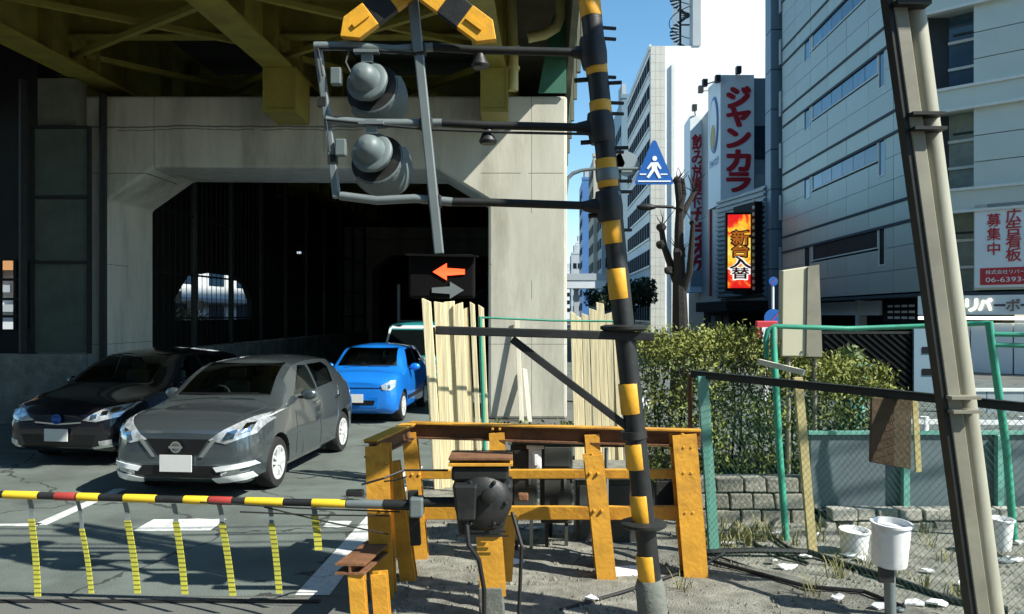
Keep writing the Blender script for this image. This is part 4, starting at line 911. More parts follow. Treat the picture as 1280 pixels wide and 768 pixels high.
def hatch(L, W, Hh, nose, cowl_y, cowl_z, rf, rr, belt0, belt1, gz=.19, ws=.60, tail=1.0, hood=.9):
    w = W / 2
    return [(0, gz + .10, w * .72, .50, w * .66, nose - .10, w * .50, nose - .05, nose - .03),
            (.05, gz + .05, w * .84, .50, w * .78, nose - .05, w * .60, nose, nose + .02),
            (.16, gz, w * .94, .52, w * .89, nose + .01, w * .72, nose + .06, nose + .08),
            (.38, gz, w * .99, .55, w * .93, nose + .07, w * .78, nose + .13, nose + .16),
            (cowl_y - .25, gz, w, .58, w * .95, belt0 - .03, w * .80, cowl_z - .07, cowl_z - .02),
            (cowl_y + .05, gz, w, .60, w * .95, belt0, w * .80, cowl_z + .015, cowl_z + .06),
            ((cowl_y + rf) / 2 + .02, gz, w, .62, w * .945, belt0 + .02, w * .755, (cowl_z + Hh) / 2 + .0, (cowl_z + Hh) / 2 + .08),
            (rf, gz, w, .62, w * .94, belt0 + .05, ws / .85 * w, Hh - .10, Hh - .02),
            (rf + (rr - rf) * .45, gz, w, .62, w * .94, (belt0 + belt1) / 2 + .02, ws / .85 * w, Hh - .07, Hh),
            (rr, gz, w, .62, w * .93, belt1, ws / .85 * w * .97, Hh - .10, Hh - .03),
            (rr + (L - rr) * .5, gz + .02, w * .985, .64, w * .91, belt1, w * .64, (Hh + tail) / 2 + .05, (Hh + tail) / 2 + .10),
            (L - .12, gz + .06, w * .95, .66, w * .88, tail - .06, w * .66, tail + .04, tail + .08),
            (L - .02, gz + .12, w * .88, .66, w * .82, tail - .14, w * .6, tail - .06, tail - .04),
            (L, gz + .18, w * .8, .66, w * .74, tail - .2, w * .5, tail - .14, tail - .12)]

# --- dark grey hatchback, nearest
GL = 4.05
gc = Car('parked_car', 'dark grey hatchback stopped nearest the crossing barrier with a white number plate', 'car', (-3.74, 8.95, .004), R(-5.5),
         hatch(GL, 1.70, 1.52, .80, 1.02, 1.02, 1.95, 3.25, .96, 1.04, tail=1.05), M['grey_body'], ((.83, .305), (3.38, .305)), .305, .20)
def wind(c, cowl_z, roof_z, wb, wt, m=M['carglass']):
    return c.proj('windscreen', [(-wb, cowl_z), (wb, cowl_z), (wt, roof_z), (-wt, roof_z)], 'f', m, cuts=6, skirt=.02)
GW = [(-.60, 1.08), (.60, 1.08), (.50, 1.44), (-.50, 1.44)]; GS1 = [(1.50, 1.05), (2.30, 1.06), (2.27, 1.39), (2.02, 1.40)]; GS2 = [(2.38, 1.07), (3.05, 1.10), (3.12, 1.32), (2.95, 1.39), (2.36, 1.395)]; GB = [(-.50, 1.12), (.50, 1.12), (.42, 1.36), (-.42, 1.36)]
gc.cabin([(1.12, .62), (1.12, 1.0), (1.95, 1.38), (3.15, 1.38), (3.5, 1.06), (3.5, .62)], .66, .46, 1.0, 1.38, [('y', GW, .9, 2.0), ('x', GS1, -1.2, 1.2), ('x', GS2, -1.2, 1.2), ('y', GB, 3.0, 4.3)], (1.30, 1.0), ((2.15, 1.05), (3.05, 1.05)))
wind(gc, 1.08, 1.44, .60, .50, M['windscreen']); gc.proj('rear_window', GB, 'b', M['privacy'], cuts=5)
gc.proj('side_window', [(1.50, 1.05), (2.30, 1.06), (2.27, 1.39), (2.02, 1.40)], 'r', M['windscreen'], mirror=True)
gc.proj('side_window', [(2.38, 1.07), (3.05, 1.10), (3.12, 1.32), (2.95, 1.39), (2.36, 1.395)], 'r', M['privacy'], mirror=True)
gc.proj('door', [(1.42, .32), (2.30, .30), (2.34, .70), (2.33, 1.03), (1.42, 1.01)], 'r', M['grey_body'], mirror=True, off=.005, skirt=.012)
gc.proj('door', [(2.36, .30), (2.98, .32), (3.10, .62), (3.22, 1.04), (2.36, 1.04)], 'r', M['grey_body'], mirror=True, off=.005, skirt=.012)
for y in (2.12, 3.0): gc.proj('door_handle', [(y, .87), (y + .17, .875), (y + .17, .905), (y, .90)], 'r', M['chrome'], mirror=True, off=.03, skirt=.04)
gc.proj('bonnet', [(-.60, .18), (.60, .18), (.66, .95), (-.66, .95)], 't', M['grey_body'], off=.006, skirt=.012, cuts=6)
hl = gc.proj('headlight', [(.36, .69), (.56, .65), (.80, .74), (.84, .93), (.72, .91), (.52, .80)], 'f', M['lens'], mirror=True, off=.008, cuts=4)
gc.proj('headlight_reflector', [(.52, .69), (.63, .71), (.67, .80), (.56, .77)], 'f', M['chrome'], mirror=True, off=.016, skirt=.005)
gc.proj('headlight_reflector', [(.69, .76), (.77, .78), (.78, .86), (.71, .85)], 'f', M['chrome'], mirror=True, off=.016, skirt=.005)
gc.proj('grille', [(-.36, .70), (.36, .70), (.24, .52), (-.24, .52)], 'f', M['trimblack'], off=.008, cuts=5)
for k in (1, -1):
    gc.proj('grille_chrome', [(k * .40, .70), (k * .45, .69), (k * .30, .50), (k * .25, .50)], 'f', M['chrome'], off=.014)
gc.proj('lower_intake', [(-.55, .40), (.55, .40), (.50, .27), (-.50, .27)], 'f', M['trimblack'], off=.008, cuts=5)
gc.proj('bumper_blade', [(.42, .39), (.80, .45), (.82, .40), (.46, .34)], 'f', M['white_body'], mirror=True, off=.026, cuts=5)
gc.proj('bumper_blade', [(.40, .28), (.78, .33), (.80, .26), (.44, .22)], 'f', M['white_body'], mirror=True, off=.028, cuts=5)
gc.proj('fog_lamp', [(.50, .34), (.70, .37), (.70, .33), (.5, .30)], 'f', M['chrome'], mirror=True, off=.012)
m = MB(); m.cbox((0, -.045, .435), .37, .015, .185); m.build('number_plate', M['plate'], gc.root)
m = MB(); m.lathe((0, -.035, .615), (0, -1, 0), [(.065, 0), (.065, .012), (.048, .012), (.048, 0)], 20); m.cbox((0, -.045, .615), .16, .012, .026); m.build('emblem', M['chrome'], gc.root)
gc.mirrors(1.62, 1.05, .93, M['grey_body'])
for a, b in (((-.45, .93, 1.12), (.05, .99, 1.11)), ((.05, .93, 1.12), (.52, .99, 1.12))): MB().bar(a, b, .02, .02).build('wiper', M['trimblack'], gc.root)
MB().cbox((.12, 1.93, 1.40), .2, .03, .05).build('room_mirror', M['trimblack'], gc.root)

# --- black liftback on the left
bc = Car('parked_car', 'glossy black family car in the shade behind the grey hatchback on the left', 'car', (-6.24, 11.0, .004), R(-7),
         hatch(4.5, 1.76, 1.54, .74, 1.05, 1.0, 2.15, 3.3, .95, 1.06, tail=1.12), M['black_body'], ((.90, .315), (3.62, .315)), .315, .2)
BW = [(-.62, 1.07), (.62, 1.07), (.50, 1.45), (-.50, 1.45)]; BS1 = [(1.55, 1.04), (2.5, 1.05), (2.46, 1.40), (2.20, 1.42)]; BS2 = [(2.58, 1.06), (3.5, 1.10), (3.3, 1.36), (2.55, 1.41)]; BB = [(-.5, 1.16), (.5, 1.16), (.42, 1.38), (-.42, 1.38)]
bc.cabin([(1.15, .62), (1.15, .99), (2.1, 1.39), (3.2, 1.39), (3.8, 1.1), (3.8, .62)], .68, .47, 1.0, 1.39, [('y', BW, .95, 2.2), ('x', BS1, -1.2, 1.2), ('x', BS2, -1.2, 1.2), ('y', BB, 3.2, 4.8)], (1.35, .99), ((2.3, 1.05), (3.2, 1.05)))
wind(bc, 1.07, 1.45, .62, .50, M['windscreen']); bc.proj('rear_window', BB, 'b', M['privacy'], cuts=5)
bc.proj('side_window', [(1.55, 1.04), (2.5, 1.05), (2.46, 1.40), (2.20, 1.42)], 'r', M['windscreen'], mirror=True)
bc.proj('side_window', [(2.58, 1.06), (3.5, 1.10), (3.3, 1.36), (2.55, 1.41)], 'r', M['privacy'], mirror=True)
bc.proj('window_trim', [(1.45, 1.0), (3.5, 1.05), (3.5, 1.075), (1.47, 1.03)], 'r', M['chrome'], mirror=True, off=.01)
bc.proj('door', [(1.5, .32), (2.5, .30), (2.54, 1.02), (1.5, 1.0)], 'r', M['black_body'], mirror=True, off=.005, skirt=.012)
bc.proj('door', [(2.57, .30), (3.2, .32), (3.4, 1.04), (2.57, 1.02)], 'r', M['black_body'], mirror=True, off=.005, skirt=.012)
bc.proj('headlight', [(.36, .64), (.55, .62), (.80, .68), (.84, .84), (.62, .80)], 'f', M['lens'], mirror=True, off=.008, cuts=4)
for q in ((.48, .66), (.60, .70), (.70, .74)): bc.proj('headlight_reflector', [(q[0], q[1]), (q[0] + .08, q[1] + .01), (q[0] + .08, q[1] + .06), (q[0], q[1] + .05)], 'f', M['chrome'], mirror=True, off=.016, skirt=.005)
bc.proj('chrome_strip', [(-.34, .60), (0, .575), (.34, .60), (.34, .62), (0, .595), (-.34, .62)], 'f', M['chrome'], off=.012)
bc.proj('lower_intake', [(-.55, .44), (.55, .44), (.48, .27), (-.48, .27)], 'f', M['trimblack'], off=.008, cuts=5)
bc.proj('fog_lamp', [(.60, .36), (.74, .38), (.74, .31), (.60, .30)], 'f', M['lens'], mirror=True, off=.012)
bc.proj('bumper_blade', [(.50, .28), (.80, .33), (.80, .29), (.52, .25)], 'f', M['chrome'], mirror=True, off=.012)
MB().cbox((0, -.045, .44), .34, .015, .17).build('number_plate', M['plate'], bc.root)
m = MB(); m.lathe((0, -.03, .655), (0, -1, 0), [(.07, 0), (.07, .012), (.055, .012), (.055, 0)], 20); m.cbox((0, -.04, .655), .12, .012, .05); m.build('emblem', M['signblue'], bc.root)
bc.mirrors(1.65, 1.04, .96, M['black_body'])

# --- bright blue small car
uc = Car('parked_car', 'bright blue small hatchback queued behind the grey hatchback under the portal', 'car', (-2.98, 15.2, .004), R(-4),
         hatch(3.54, 1.64, 1.48, .83, .80, 1.0, 1.55, 3.0, .93, 1.0, tail=1.0, ws=.62), M['blue_body'], ((.62, .29), (3.02, .29)), .29, .19)
UW = [(-.60, 1.06), (.60, 1.06), (.51, 1.40), (-.51, 1.40)]; US1 = [(1.22, 1.0), (2.15, 1.02), (2.15, 1.36), (1.62, 1.36)]; US2 = [(2.22, 1.02), (2.8, 1.10), (2.78, 1.30), (2.22, 1.36)]; UB = [(-.5, 1.1), (.5, 1.1), (.42, 1.32), (-.42, 1.32)]
uc.cabin([(.92, .62), (.92, .99), (1.55, 1.34), (2.9, 1.34), (3.15, 1.05), (3.15, .62)], .62, .47, 1.0, 1.34, [('y', UW, .75, 1.6), ('x', US1, -1.2, 1.2), ('x', US2, -1.2, 1.2), ('y', UB, 2.8, 3.8)], (1.08, .98), ((1.85, 1.02), (2.7, 1.02)))
wind(uc, 1.06, 1.40, .60, .51, M['windscreen']); uc.proj('rear_window', UB, 'b', M['privacy'], cuts=5)
uc.proj('side_window', [(1.22, 1.0), (2.15, 1.02), (2.15, 1.36), (1.62, 1.36)], 'r', M['windscreen'], mirror=True)
uc.proj('side_window', [(2.22, 1.02), (2.8, 1.10), (2.78, 1.30), (2.22, 1.36)], 'r', M['privacy'], mirror=True)
uc.proj('door', [(1.1, .32), (2.1, .32), (2.2, .98), (1.1, .97)], 'r', M['blue_body'], mirror=True, off=.005, skirt=.012)
uc.proj('side_moulding', [(1.0, .40), (2.6, .40), (2.6, .47), (1.0, .47)], 'r', M['trimblack'], mirror=True, off=.015)
uc.proj('headlight', [(.52, .66), (.66, .64), (.74, .72), (.74, .84), (.62, .80), (.50, .74)], 'f', M['lens'], mirror=True, off=.01, cuts=4)
uc.proj('headlight_reflector', [(.58, .68), (.66, .69), (.66, .76), (.58, .75)], 'f', M['chrome'], mirror=True, off=.018, skirt=.005)
uc.proj('lower_intake', [(-.45, .52), (.45, .52), (.42, .33), (-.42, .33)], 'f', M['blue_body'], off=.012, cuts=5)
uc.proj('intake_slot', [(-.38, .46), (.38, .46), (.36, .37), (-.36, .37)], 'f', M['trimblack'], off=.018, cuts=5)
uc.proj('nose_trim', [(-.5, .69), (.5, .69), (.5, .705), (-.5, .705)], 'f', M['chrome'], off=.008)
MB().cbox((-.0, -.05, .50), .33, .015, .16).build('number_plate', M['plate'], uc.root)
uc.mirrors(1.30, 1.02, .90, M['blue_body'])
for a, b in (((-.4, .80, 1.09), (.1, .84, 1.09)), ((.1, .80, 1.09), (.5, .84, 1.09))): MB().bar(a, b, .02, .02).build('wiper', M['trimblack'], uc.root)

# --- teal and white kei van behind
w = .74
vst = [(0, .30, .62, .5, .60, .80, .54, .84, .86), (.04, .24, .69, .5, .68, .92, .62, .98, 1.0), (.14, .22, .73, .55, .71, 1.0, .66, 1.12, 1.14), (.30, .22, .74, .6, .72, 1.02, .66, 1.34, 1.37),
       (.52, .22, .74, .6, .72, 1.04, .655, 1.66, 1.70), (.70, .22, .74, .6, .72, 1.05, .65, 1.80, 1.86), (1.2, .22, .74, .6, .72, 1.06, .65, 1.84, 1.90), (2.8, .22, .74, .6, .72, 1.06, .65, 1.84, 1.90), (3.25, .22, .74, .6, .72, 1.06, .64, 1.80, 1.85), (3.34, .3, .72, .6, .7, 1.05, .62, 1.7, 1.74), (3.38, .36, .68, .6, .66, 1.0, .6, 1.6, 1.62)]
vc = Car('delivery_van', 'boxy teal van with a white roof edge half hidden behind the plank fence', 'van', (-2.50, 19.6, .004), R(-4), vst, M['teal_body'], ((.65, .27), (2.75, .27)), .27, .16)
vc.proj('windscreen', [(-.66, 1.08), (.66, 1.08), (.58, 1.70), (-.58, 1.70)], 'f', M['carglass'], cuts=6)
vc.proj('roof_edge', [(-.60, 1.73), (.60, 1.73), (.585, 1.80), (-.585, 1.80)], 'f', M['white_body'], cuts=6, off=.012)
vc.proj('pillar_trim', [(.66, 1.08), (.715, 1.08), (.63, 1.74), (.58, 1.74)], 'f', M['white_body'], mirror=True, off=.012)
vc.proj('headlight', [(.42, .66), (.66, .66), (.66, .86), (.42, .84)], 'f', M['lens'], mirror=True, off=.01)
vc.proj('bumper', [(-.68, .52), (.68, .52), (.66, .34), (-.66, .34)], 'f', M['trimblack'], off=.02, cuts=5)
vc.proj('side_window', [(.62, 1.1), (1.35, 1.12), (1.35, 1.66), (.8, 1.66)], 'r', M['carglass'], mirror=True)
vc.proj('white_panel', [(.10, .88), (.62, .88), (.62, 1.02), (.1, 1.02)], 'f', M['white_body'], off=.01, cuts=4)
vc.mirrors(.42, 1.22, .86, M['trimblack'])
# ------------------------------------------------------------------ plank screens round the pier foot
def plank(parent, x0, y0, x1, y1, w, z, t=.03, m='wood', dx=0, yaw=0):
    """upright board from (x0, y0, 0) to its leaning top (x1, y1, z)"""
    a, b = Vector((x0, y0, .0)), Vector((x1, y1, z)); o = MB(); k = random.uniform(-.03, .03)
    cs = [Vector((-w / 2, 0, 0)), Vector((w / 2, 0, 0)), Vector((w / 2, t, 0)), Vector((-w / 2, t, 0))]
    o.hexa([a + c for c in cs] + [b + c + Vector((0, 0, (k if c.x > 0 else -k))) for c in cs])
    return o.build('plank', M[m], parent, bevel=.004, seg=1)
pf = thing('plank_screen', 'cream plank screen with uneven tops standing left of the pier foot', 'fence', (-.7, 9.6, 0))
D0 = 9.6
for ub, ut, w, vt, dy in ((549, 533, .10, 375, -.05), (560, 549, .12, 378, 0), (572, 561, .115, 377, .02), (583, 572, .11, 380, -.01), (592, 580, .08, 386, .02), (601, 590, .055, 379, 0), (610, 601, .06, 383, .03)):
    xb, xt = (ub - 640) * D0 / F, (ut - 640) * D0 / F
    plank(pf, xb, D0 + dy, xt, D0 + dy + .02, w * 1.12, H - (vt - HV) * D0 / F)
MB().bar(((535 - 640) * D0 / F, D0 + .08, 1.9), ((604 - 640) * D0 / F, D0 + .08, 1.88), .05, .09).build('batten', M['rust'], pf)
MB().bar(((545 - 640) * D0 / F, D0 + .09, .7), ((612 - 640) * D0 / F, D0 + .09, .68), .05, .09).build('batten', M['palewood'], pf)
pr = thing('plank_screen', 'cream plank screen right of the pier behind the striped post', 'fence', (1.2, 11.5, 0))
D1 = 11.5
for ub, ut, w, vt, m in ((722, 716, .07, 391, 'wood'), (729, 723, .07, 396, 'wood'), (738, 731, .09, 393, 'wood'), (748, 741, .10, 387, 'wood'), (759, 750, .10, 379, 'wood'), (769, 760, .09, 392, 'wood'), (776, 768, .06, 391, 'wood')):
    plank(pr, (ub - 640) * D1 / F, D1 + random.uniform(-.02, .02), (ut - 640) * D1 / F, D1, w * 1.12, H - (vt - HV) * D1 / F, m=m)
MB().bar(((715 - 640) * D1 / F, D1 + .07, 1.4), ((774 - 640) * D1 / F, D1 + .07, 1.38), .05, .08).build('batten', M['palewood'], pr)
pm_ = thing('leaning_boards', 'few thin pale boards leaning against the concrete pier', 'boards', (.2, 15.7, 0))
for u, v, w, m in ((646, 400, .09, 'palewood'), (656, 462, .09, 'palewood')):
    plank(pm_, (u + 6 - 640) * 15.75 / F, 15.6, (u - 640) * 15.75 / F, 15.92, w, H - (v - HV) * 15.75 / F, m=m)
wd = MB()
for _ in range(420):
    x = random.choice((random.gauss(-.2, .35), random.gauss(.9, .25))); p = Vector((x, 13.6 + random.uniform(-.5, .5), random.uniform(0, .35) ** 1.2)); leaf(wd, p, .05)
tag(wd.build('weeds', M['hedge2']), 'low green weeds growing at the pier foot', 'weeds', kind='stuff')
# green net posts between the plank screens and a thin green rail
gn = thing('green_net_rail', 'thin dark green wire rail with posts in front of the concrete pier', 'rail', (.2, 9.2, 0))
for u in (608, 786): MB().tube(at(u, 393 + 2100 / 9.2, 9.2), at(u - 8, 396, 9.2), .022, 8).build('post', M['green'], gn, smooth=True)
MB().path([at(600, 397, 9.2), at(690, 401, 9.2), at(779, 402, 9.2)], .013, 6).build('top_wire', M['green'], gn)
MB().box(1.26, 1.37, 9.17, 9.2, 1.25, 2.02).build('tag_plate', M['teal'], gn)

# ------------------------------------------------------------------ crossing signal post
PD = 5.2
def px(z): return .93 - .103 * z
sp_ = thing('crossing_signal', 'black and yellow striped crossing post carrying arms with two round grey signal lamps', 'railway signal', (.93, PD, 0))
MB().tube((px(0), PD, .1), (px(5.3), PD, 5.3), .068, 20).build('post', M['black'], sp_, smooth=True)
MB().lathe((px(0) - .0, PD, 0), (-.103, 0, 1), [(.10, 0), (.095, .34), (.08, .38)], 16).build('foot', M['concfoot'], sp_, smooth=True)
def zv(v, D=PD): return H - (v - HV) * D / F
for a, b in ((-60, -25), (-2, 22), (80, 94), (127, 147), (199, 235), (274, 305), (336, 374), (479, 517), (554, 586), (618, 652), (693, 729)):
    z0, z1 = zv(b), zv(a); MB().lathe((px(z0), PD, z0), (px(1) - px(0), 0, 1), [(.0695, 0), (.0715, .003), (.0715, z1 - z0 - .003), (.0695, z1 - z0)], 20).build('yellow_band', M['yellow'], sp_, smooth=True)
# arms
AY = PD
for k, ((u0, v0), (u1, v1)) in enumerate((((393, 58), (738, 66)), ((408, 152), (744, 160)), ((425, 247), (752, 258)))):
    a, b = at(u0, v0, AY - .02), at(u1, v1, AY - .0)
    n = 7; pts = [a.lerp(b, i / n) + Vector((0, 0, .012 * math.sin(i * 2.6 + k))) * (i < 4) for i in range(n + 1)]
    arm = MB().path(pts, .027, 10).build('arm', M['galv'] if k < 0 else M['darksteel'], sp_, smooth=True)
    MB().path(pts[:4], .0285, 10).build('grey_sleeve', M['galv'], arm, smooth=True)
    # clamp: flared collar and bolts at the post
    cz = b.z; cx = px(cz); m = MB()
    m.lathe((cx, PD, cz - .10), (px(1) - px(0), 0, 1), [(.078, 0), (.085, .03), (.09, .10), (.085, .17), (.078, .2)], 16); m.tube(b - Vector((.12, 0, 0)), b + Vector((.05, 0, 0)), .032, 10, .075)
    cl = m.build('clamp', M['black'], arm, smooth=True)
    for dz in (-.16, .16, .09):
        MB().tube((cx - .02, PD - .02, cz + dz), (cx + .14, PD + .04, cz + dz + .01), .012, 6).build('step_peg', M['black'], sp_)
for v in (105, 186): MB().tube((px(zv(v)) - .02, PD, zv(v)), (px(zv(v)) + .15, PD - .03, zv(v)), .013, 6).build('step_peg', M['black'], sp_)
for v in (98, 176, 268): MB().tube((px(zv(v)) + .05, PD, zv(v)), (px(zv(v)) - .15, PD + .02, zv(v) - .01), .016, 6).build('step_peg', M['black'], sp_)
for v, ln in ((215, .30), (245, .34)):   # grey band round the post
    z = zv(v + 12); MB().lathe((px(z), PD, z), (-.103, 0, 1), [(.074, 0), (.077, .01), (.077, .07), (.074, .08)], 16).build('steel_strap', M['galv'], sp_, smooth=True)
# uprights
vb = MB(); vb.bar(at(397, 57, AY), at(411, 160, AY), .05, .05, (0, 1, 0)); vb.build('upright', M['galv'], sp_, bevel=.008)
vb = MB(); vb.bar(at(411, 160, AY), at(421, 248, AY), .05, .05, (0, 1, 0)); vb.build('upright', M['galv'], sp_, bevel=.008)
for q in ((403, 128), (416, 200)): MB().cbox(at(*q, AY), .056, .056, .06).build('joint_collar', M['darksteel'], sp_)
vb = MB(); vb.bar(at(510, -60, AY - .05), at(523, 66, AY - .05), .068, .04, (0, 1, 0)); vb.build('upright', M['galv'], sp_, bevel=.008)
vb = MB(); vb.bar(at(524, 70, AY - .05), at(549, 318, AY - .05), .062, .04, (0, 1, 0)); vb.build('upright', M['galv'], sp_, bevel=.008)
for q in ((524, 62), (533, 156), (544, 252)): MB().cbox(at(*q, AY - .02), .085, .09, .075).build('cross_clamp', M['darksteel'], sp_, bevel=.01)
for q in ((600, 68), (610, 163)):
    MB().lathe(at(*q, AY) + Vector((0, 0, -.09)), (0, 0, 1), [(.05, 0), (.06, .02), (.045, .05), (.03, .09)], 12).build('hanging_clamp', M['black'], sp_, smooth=True)
# signal lamps seen from behind
def lamp(u, v, tilt):
    c = at(u, v, AY - .02); ax = Vector((-.22, -1, .30 + tilt)).normalized()
    x, y, d = basis(ax); uu = (Vector((0, 0, 1)) - ax * ax.z).normalized(); rr_ = uu.cross(ax)
    if rr_.x < 0: rr_ = -rr_
    b = MB().lathe(c, ax, [(.100, -.08), (.120, -.04), (.138, -.01), (.138, .012), (.125, .022), (.098, .026), (.090, .05), (.087, .075), (.070, .11), (.04, .13), (.0, .137)], 30).build('lamp', M['lampgrey'], sp_, smooth=True)
    MB().lathe(c - ax * .10, ax, [(.178, -.012), (.182, 0), (.178, .012)], 30).build('back_disc', M['black'], b, smooth=True)
    h = MB(); n = 20; q = []
    for i in range(n + 1):         # cowl round the lower right half of the lamp
        t = R(-135 + 165 * i / n); e = rr_ * math.cos(t) + uu * math.sin(t); L0 = .03 + .15 * math.sin(math.pi * i / n) ** .7
        q.append((c - ax * .09 + e * .180, c - ax * (.09 + L0) + e * .205))
    for k in (0, .014):
        for a_, b_ in q: h.v += [a_ - (a_ - c).normalized() * k, b_ - (b_ - c).normalized() * k]
    m2 = 2 * (n + 1)
    for i in range(n):
        j = 2 * i; h.f += [(j, j + 1, j + 3, j + 2), (m2 + j, m2 + j + 2, m2 + j + 3, m2 + j + 1), (j + 1, m2 + j + 1, m2 + j + 3, j + 3), (j, j + 2, m2 + j + 2, m2 + j)]
    h.build('hood', M['lampgrey'], b, smooth=True)
    MB().lathe(c - ax * .115, -ax, [(.125, 0), (.10, .02)], 24).build('lens', M['rust'], b, smooth=True)
    MB().bar(c + Vector((0, .0, .12)), c + Vector((.0, .0, .21)), .07, .05, (0, 1, 0)).build('hanger', M['galv'], b); MB().cbox(c + Vector((0, -.02, .185)), .16, .06, .02).build('hanger_plate', M['galv'], b)
    m = MB(); m.cbox(c + Vector((-.20, -.0, .03)), .07, .06, .11); m.build('terminal_box', M['lampgrey'], b, bevel=.008)
lamp(459, 102, .0); lamp(465, 191, .04)
# cables along the frame
for pts in (((404, 95), (398, 60), (460, 62), (520, 68)), ((412, 190), (408, 150), (470, 156), (535, 162), (640, 166), (745, 168)), ((520, 70), (536, 160), (548, 250), (552, 318)), ((440, 95), (432, 78), (436, 62))):
    MB().path([at(u, v, AY - .045) for u, v in pts], .009, 6).build('signal_cable', M['cable'], sp_, smooth=True)
# crossbuck
def board(u0, v0, u1, v1, y, label=None):
    a, b = at(u0, v0, y), at(u1, v1, y); d = (b - a); L = d.length; d.normalize(); up = Vector((-d.z, 0, d.x)); nb = 7; w = .17
    bd = None
    for i in range(nb):
        p, q = a + d * L * i / nb, a + d * L * (i + 1) / nb; first = i in (0, nb - 1)
        yb = i % 2 == 0; o = MB(); s0 = .0; pts = [p - up * w / 2, q - up * w / 2, q + up * w / 2, p + up * w / 2]
        if i == 0: pts = [p + up * 0 - d * .09, p - up * w / 2, q - up * w / 2, q + up * w / 2, p + up * w / 2]
        if i == nb - 1: pts = [p - up * w / 2, q - up * w / 2, q + d * .09, q + up * w / 2, p + up * w / 2]
        o.prism([r + Vector((0, -.02 - .002 * yb, 0)) for r in pts], (0, .06 + .004 * yb, 0)); o.build('crossbuck_band', M['yellow'] if yb else M['black'], sp_, bevel=.004)
        if yb and i in (0, nb - 1): MB().bar(p.lerp(q, .1) + Vector((0, -.03, 0)), p.lerp(q, .9) + Vector((0, -.03, 0)), .012, .03, up).build('stiffening_rib', M['yellow'], sp_)
board(440, 36, 606, -90, AY - .08); board(606, 40, 432, -90, AY - .16)
# direction indicator box
bx = MB().cbox(at(553, 346, AY + .0), .42, .16, .28, M=Matrix.Rotation(R(0), 3, 'Y')).build('indicator_box', M['mattblack'], sp_, bevel=.015)
MB().bar(at(508, 319, AY - .09), at(598, 321, AY - .09), .09, .012).build('visor', M['mattblack'], bx)
def arrow(u, v, sgn, m, name):
    c = at(u, v, AY - .0832); w = .205; hh = .028
    pts = [(-.5 * w, 0), (-.5 * w + .09, .055), (-.5 * w + .09, .024), (.5 * w, .016), (.5 * w, -.016), (-.5 * w + .09, -.024), (-.5 * w + .09, -.055)]
    MB().prism([(c.x + sgn * x, c.y, c.z + z) for x, z in pts], (0, -.006, 0)).build(name, M[m], bx)
arrow(561, 340, 1, 'led_orange', 'lit_arrow'); arrow(560, 363, -1, 'arrow_white', 'dim_arrow')
# lower bracket arm with strut, collar plate
MB().bar(at(545, 413, PD - .03), at(817, 421, PD - .03), .08, .055).build('bracket_arm', M['black'], sp_, bevel=.006)
MB().bar(at(640, 424, PD), at(800, 546, PD), .045, .05).build('strut', M['black'], sp_, bevel=.004)
for v in (410, 655): MB().lathe((px(zv(v)), PD, zv(v) - .02), (0, 0, 1), [(.13, 0), (.15, .012), (.15, .03), (.12, .04)], 20).build('collar_plate', M['darksteel'], sp_, smooth=True)
MB().lathe((px(zv(545)), PD, zv(548)), (-.1, 0, 1), [(.085, 0), (.085, .05)], 16).build('strut_collar', M['black'], sp_, smooth=True)

# ------------------------------------------------------------------ barrier: motor, boom and hanging warning tapes
BD = 5.42
gb = thing('barrier_machine', 'black motor of the crossing barrier on a short orange stand with a grey foot', 'barrier machine', (-.10, BD, 0))
bz = lambda v: H - (v - HV) * BD / F
bxx = lambda u: (u - 640) * BD / F
MB().prism([(bxx(600), BD - .08, 0), (bxx(632), BD - .08, 0), (bxx(628), BD - .08, bz(730)), (bxx(598), BD - .08, bz(730))], (0, .18, 0)).build('foot', M['concfoot'], gb, bevel=.01)
MB().ibeam((bxx(617), BD, bz(742)), (bxx(611), BD, bz(662)), .17, .15, .02, (0, 1, 0)).build('stand', M['orange'], gb)
st2 = MB(); st2.hexa([(bxx(604), BD + .2, bz(740)), (bxx(640), BD + .2, bz(740)), (bxx(640), BD + .24, bz(740)), (bxx(604), BD + .24, bz(740)), (bxx(628), BD + .2, bz(655)), (bxx(646), BD + .2, bz(655)), (bxx(646), BD + .24, bz(655)), (bxx(628), BD + .24, bz(655))]); st2.build('stand_plate', M['orange'], gb)
# rounded gear case: lathe across plus cover boxes
cs = MB().lathe((bxx(604), BD - .16, bz(622)), (0, 1, 0), [(.08, -.02), (.15, 0), (.19, .04), (.20, .12), (.20, .26), (.17, .32)], 22).build('gear_case', M['black'], gb, smooth=True)
MB().hexa([(bxx(575), BD - .1, bz(668)), (bxx(628), BD - .1, bz(668)), (bxx(628), BD + .14, bz(668)), (bxx(575), BD + .14, bz(668)), (bxx(566), BD - .12, bz(600)), (bxx(642), BD - .12, bz(600)), (bxx(642), BD + .16, bz(600)), (bxx(566), BD + .16, bz(600))]).build('motor_case', M['black'], gb, bevel=.03)
MB().box(bxx(566), bxx(636), BD - .14, BD + .16, bz(597), bz(579)).build('case_top', M['darksteel'], gb, bevel=.02)
for z_, t_ in ((576, .02), (569, .018)): MB().box(bxx(563), bxx(641), BD - .16, BD + .14, bz(z_) - t_ / 2, bz(z_) + t_ / 2).build('top_plate', M['orange'] if z_ == 576 else M['rust'], gb, bevel=.003)
MB().lathe((bxx(612), BD - .2, bz(612)), (0, -1, 0), [(.05, 0), (.045, .03), (.02, .04)], 16).build('shaft_cap', M['darksteel'], gb, smooth=True)
for k in range(6):
    a_ = k * 1.047; MB().lathe((bxx(604) + .155 * math.cos(a_), BD - .17, bz(622) + .155 * math.sin(a_)), (0, -1, 0), [(.014, -.02), (.014, .006), (.008, .014)], 6).build('bolt', M['darksteel'], gb)
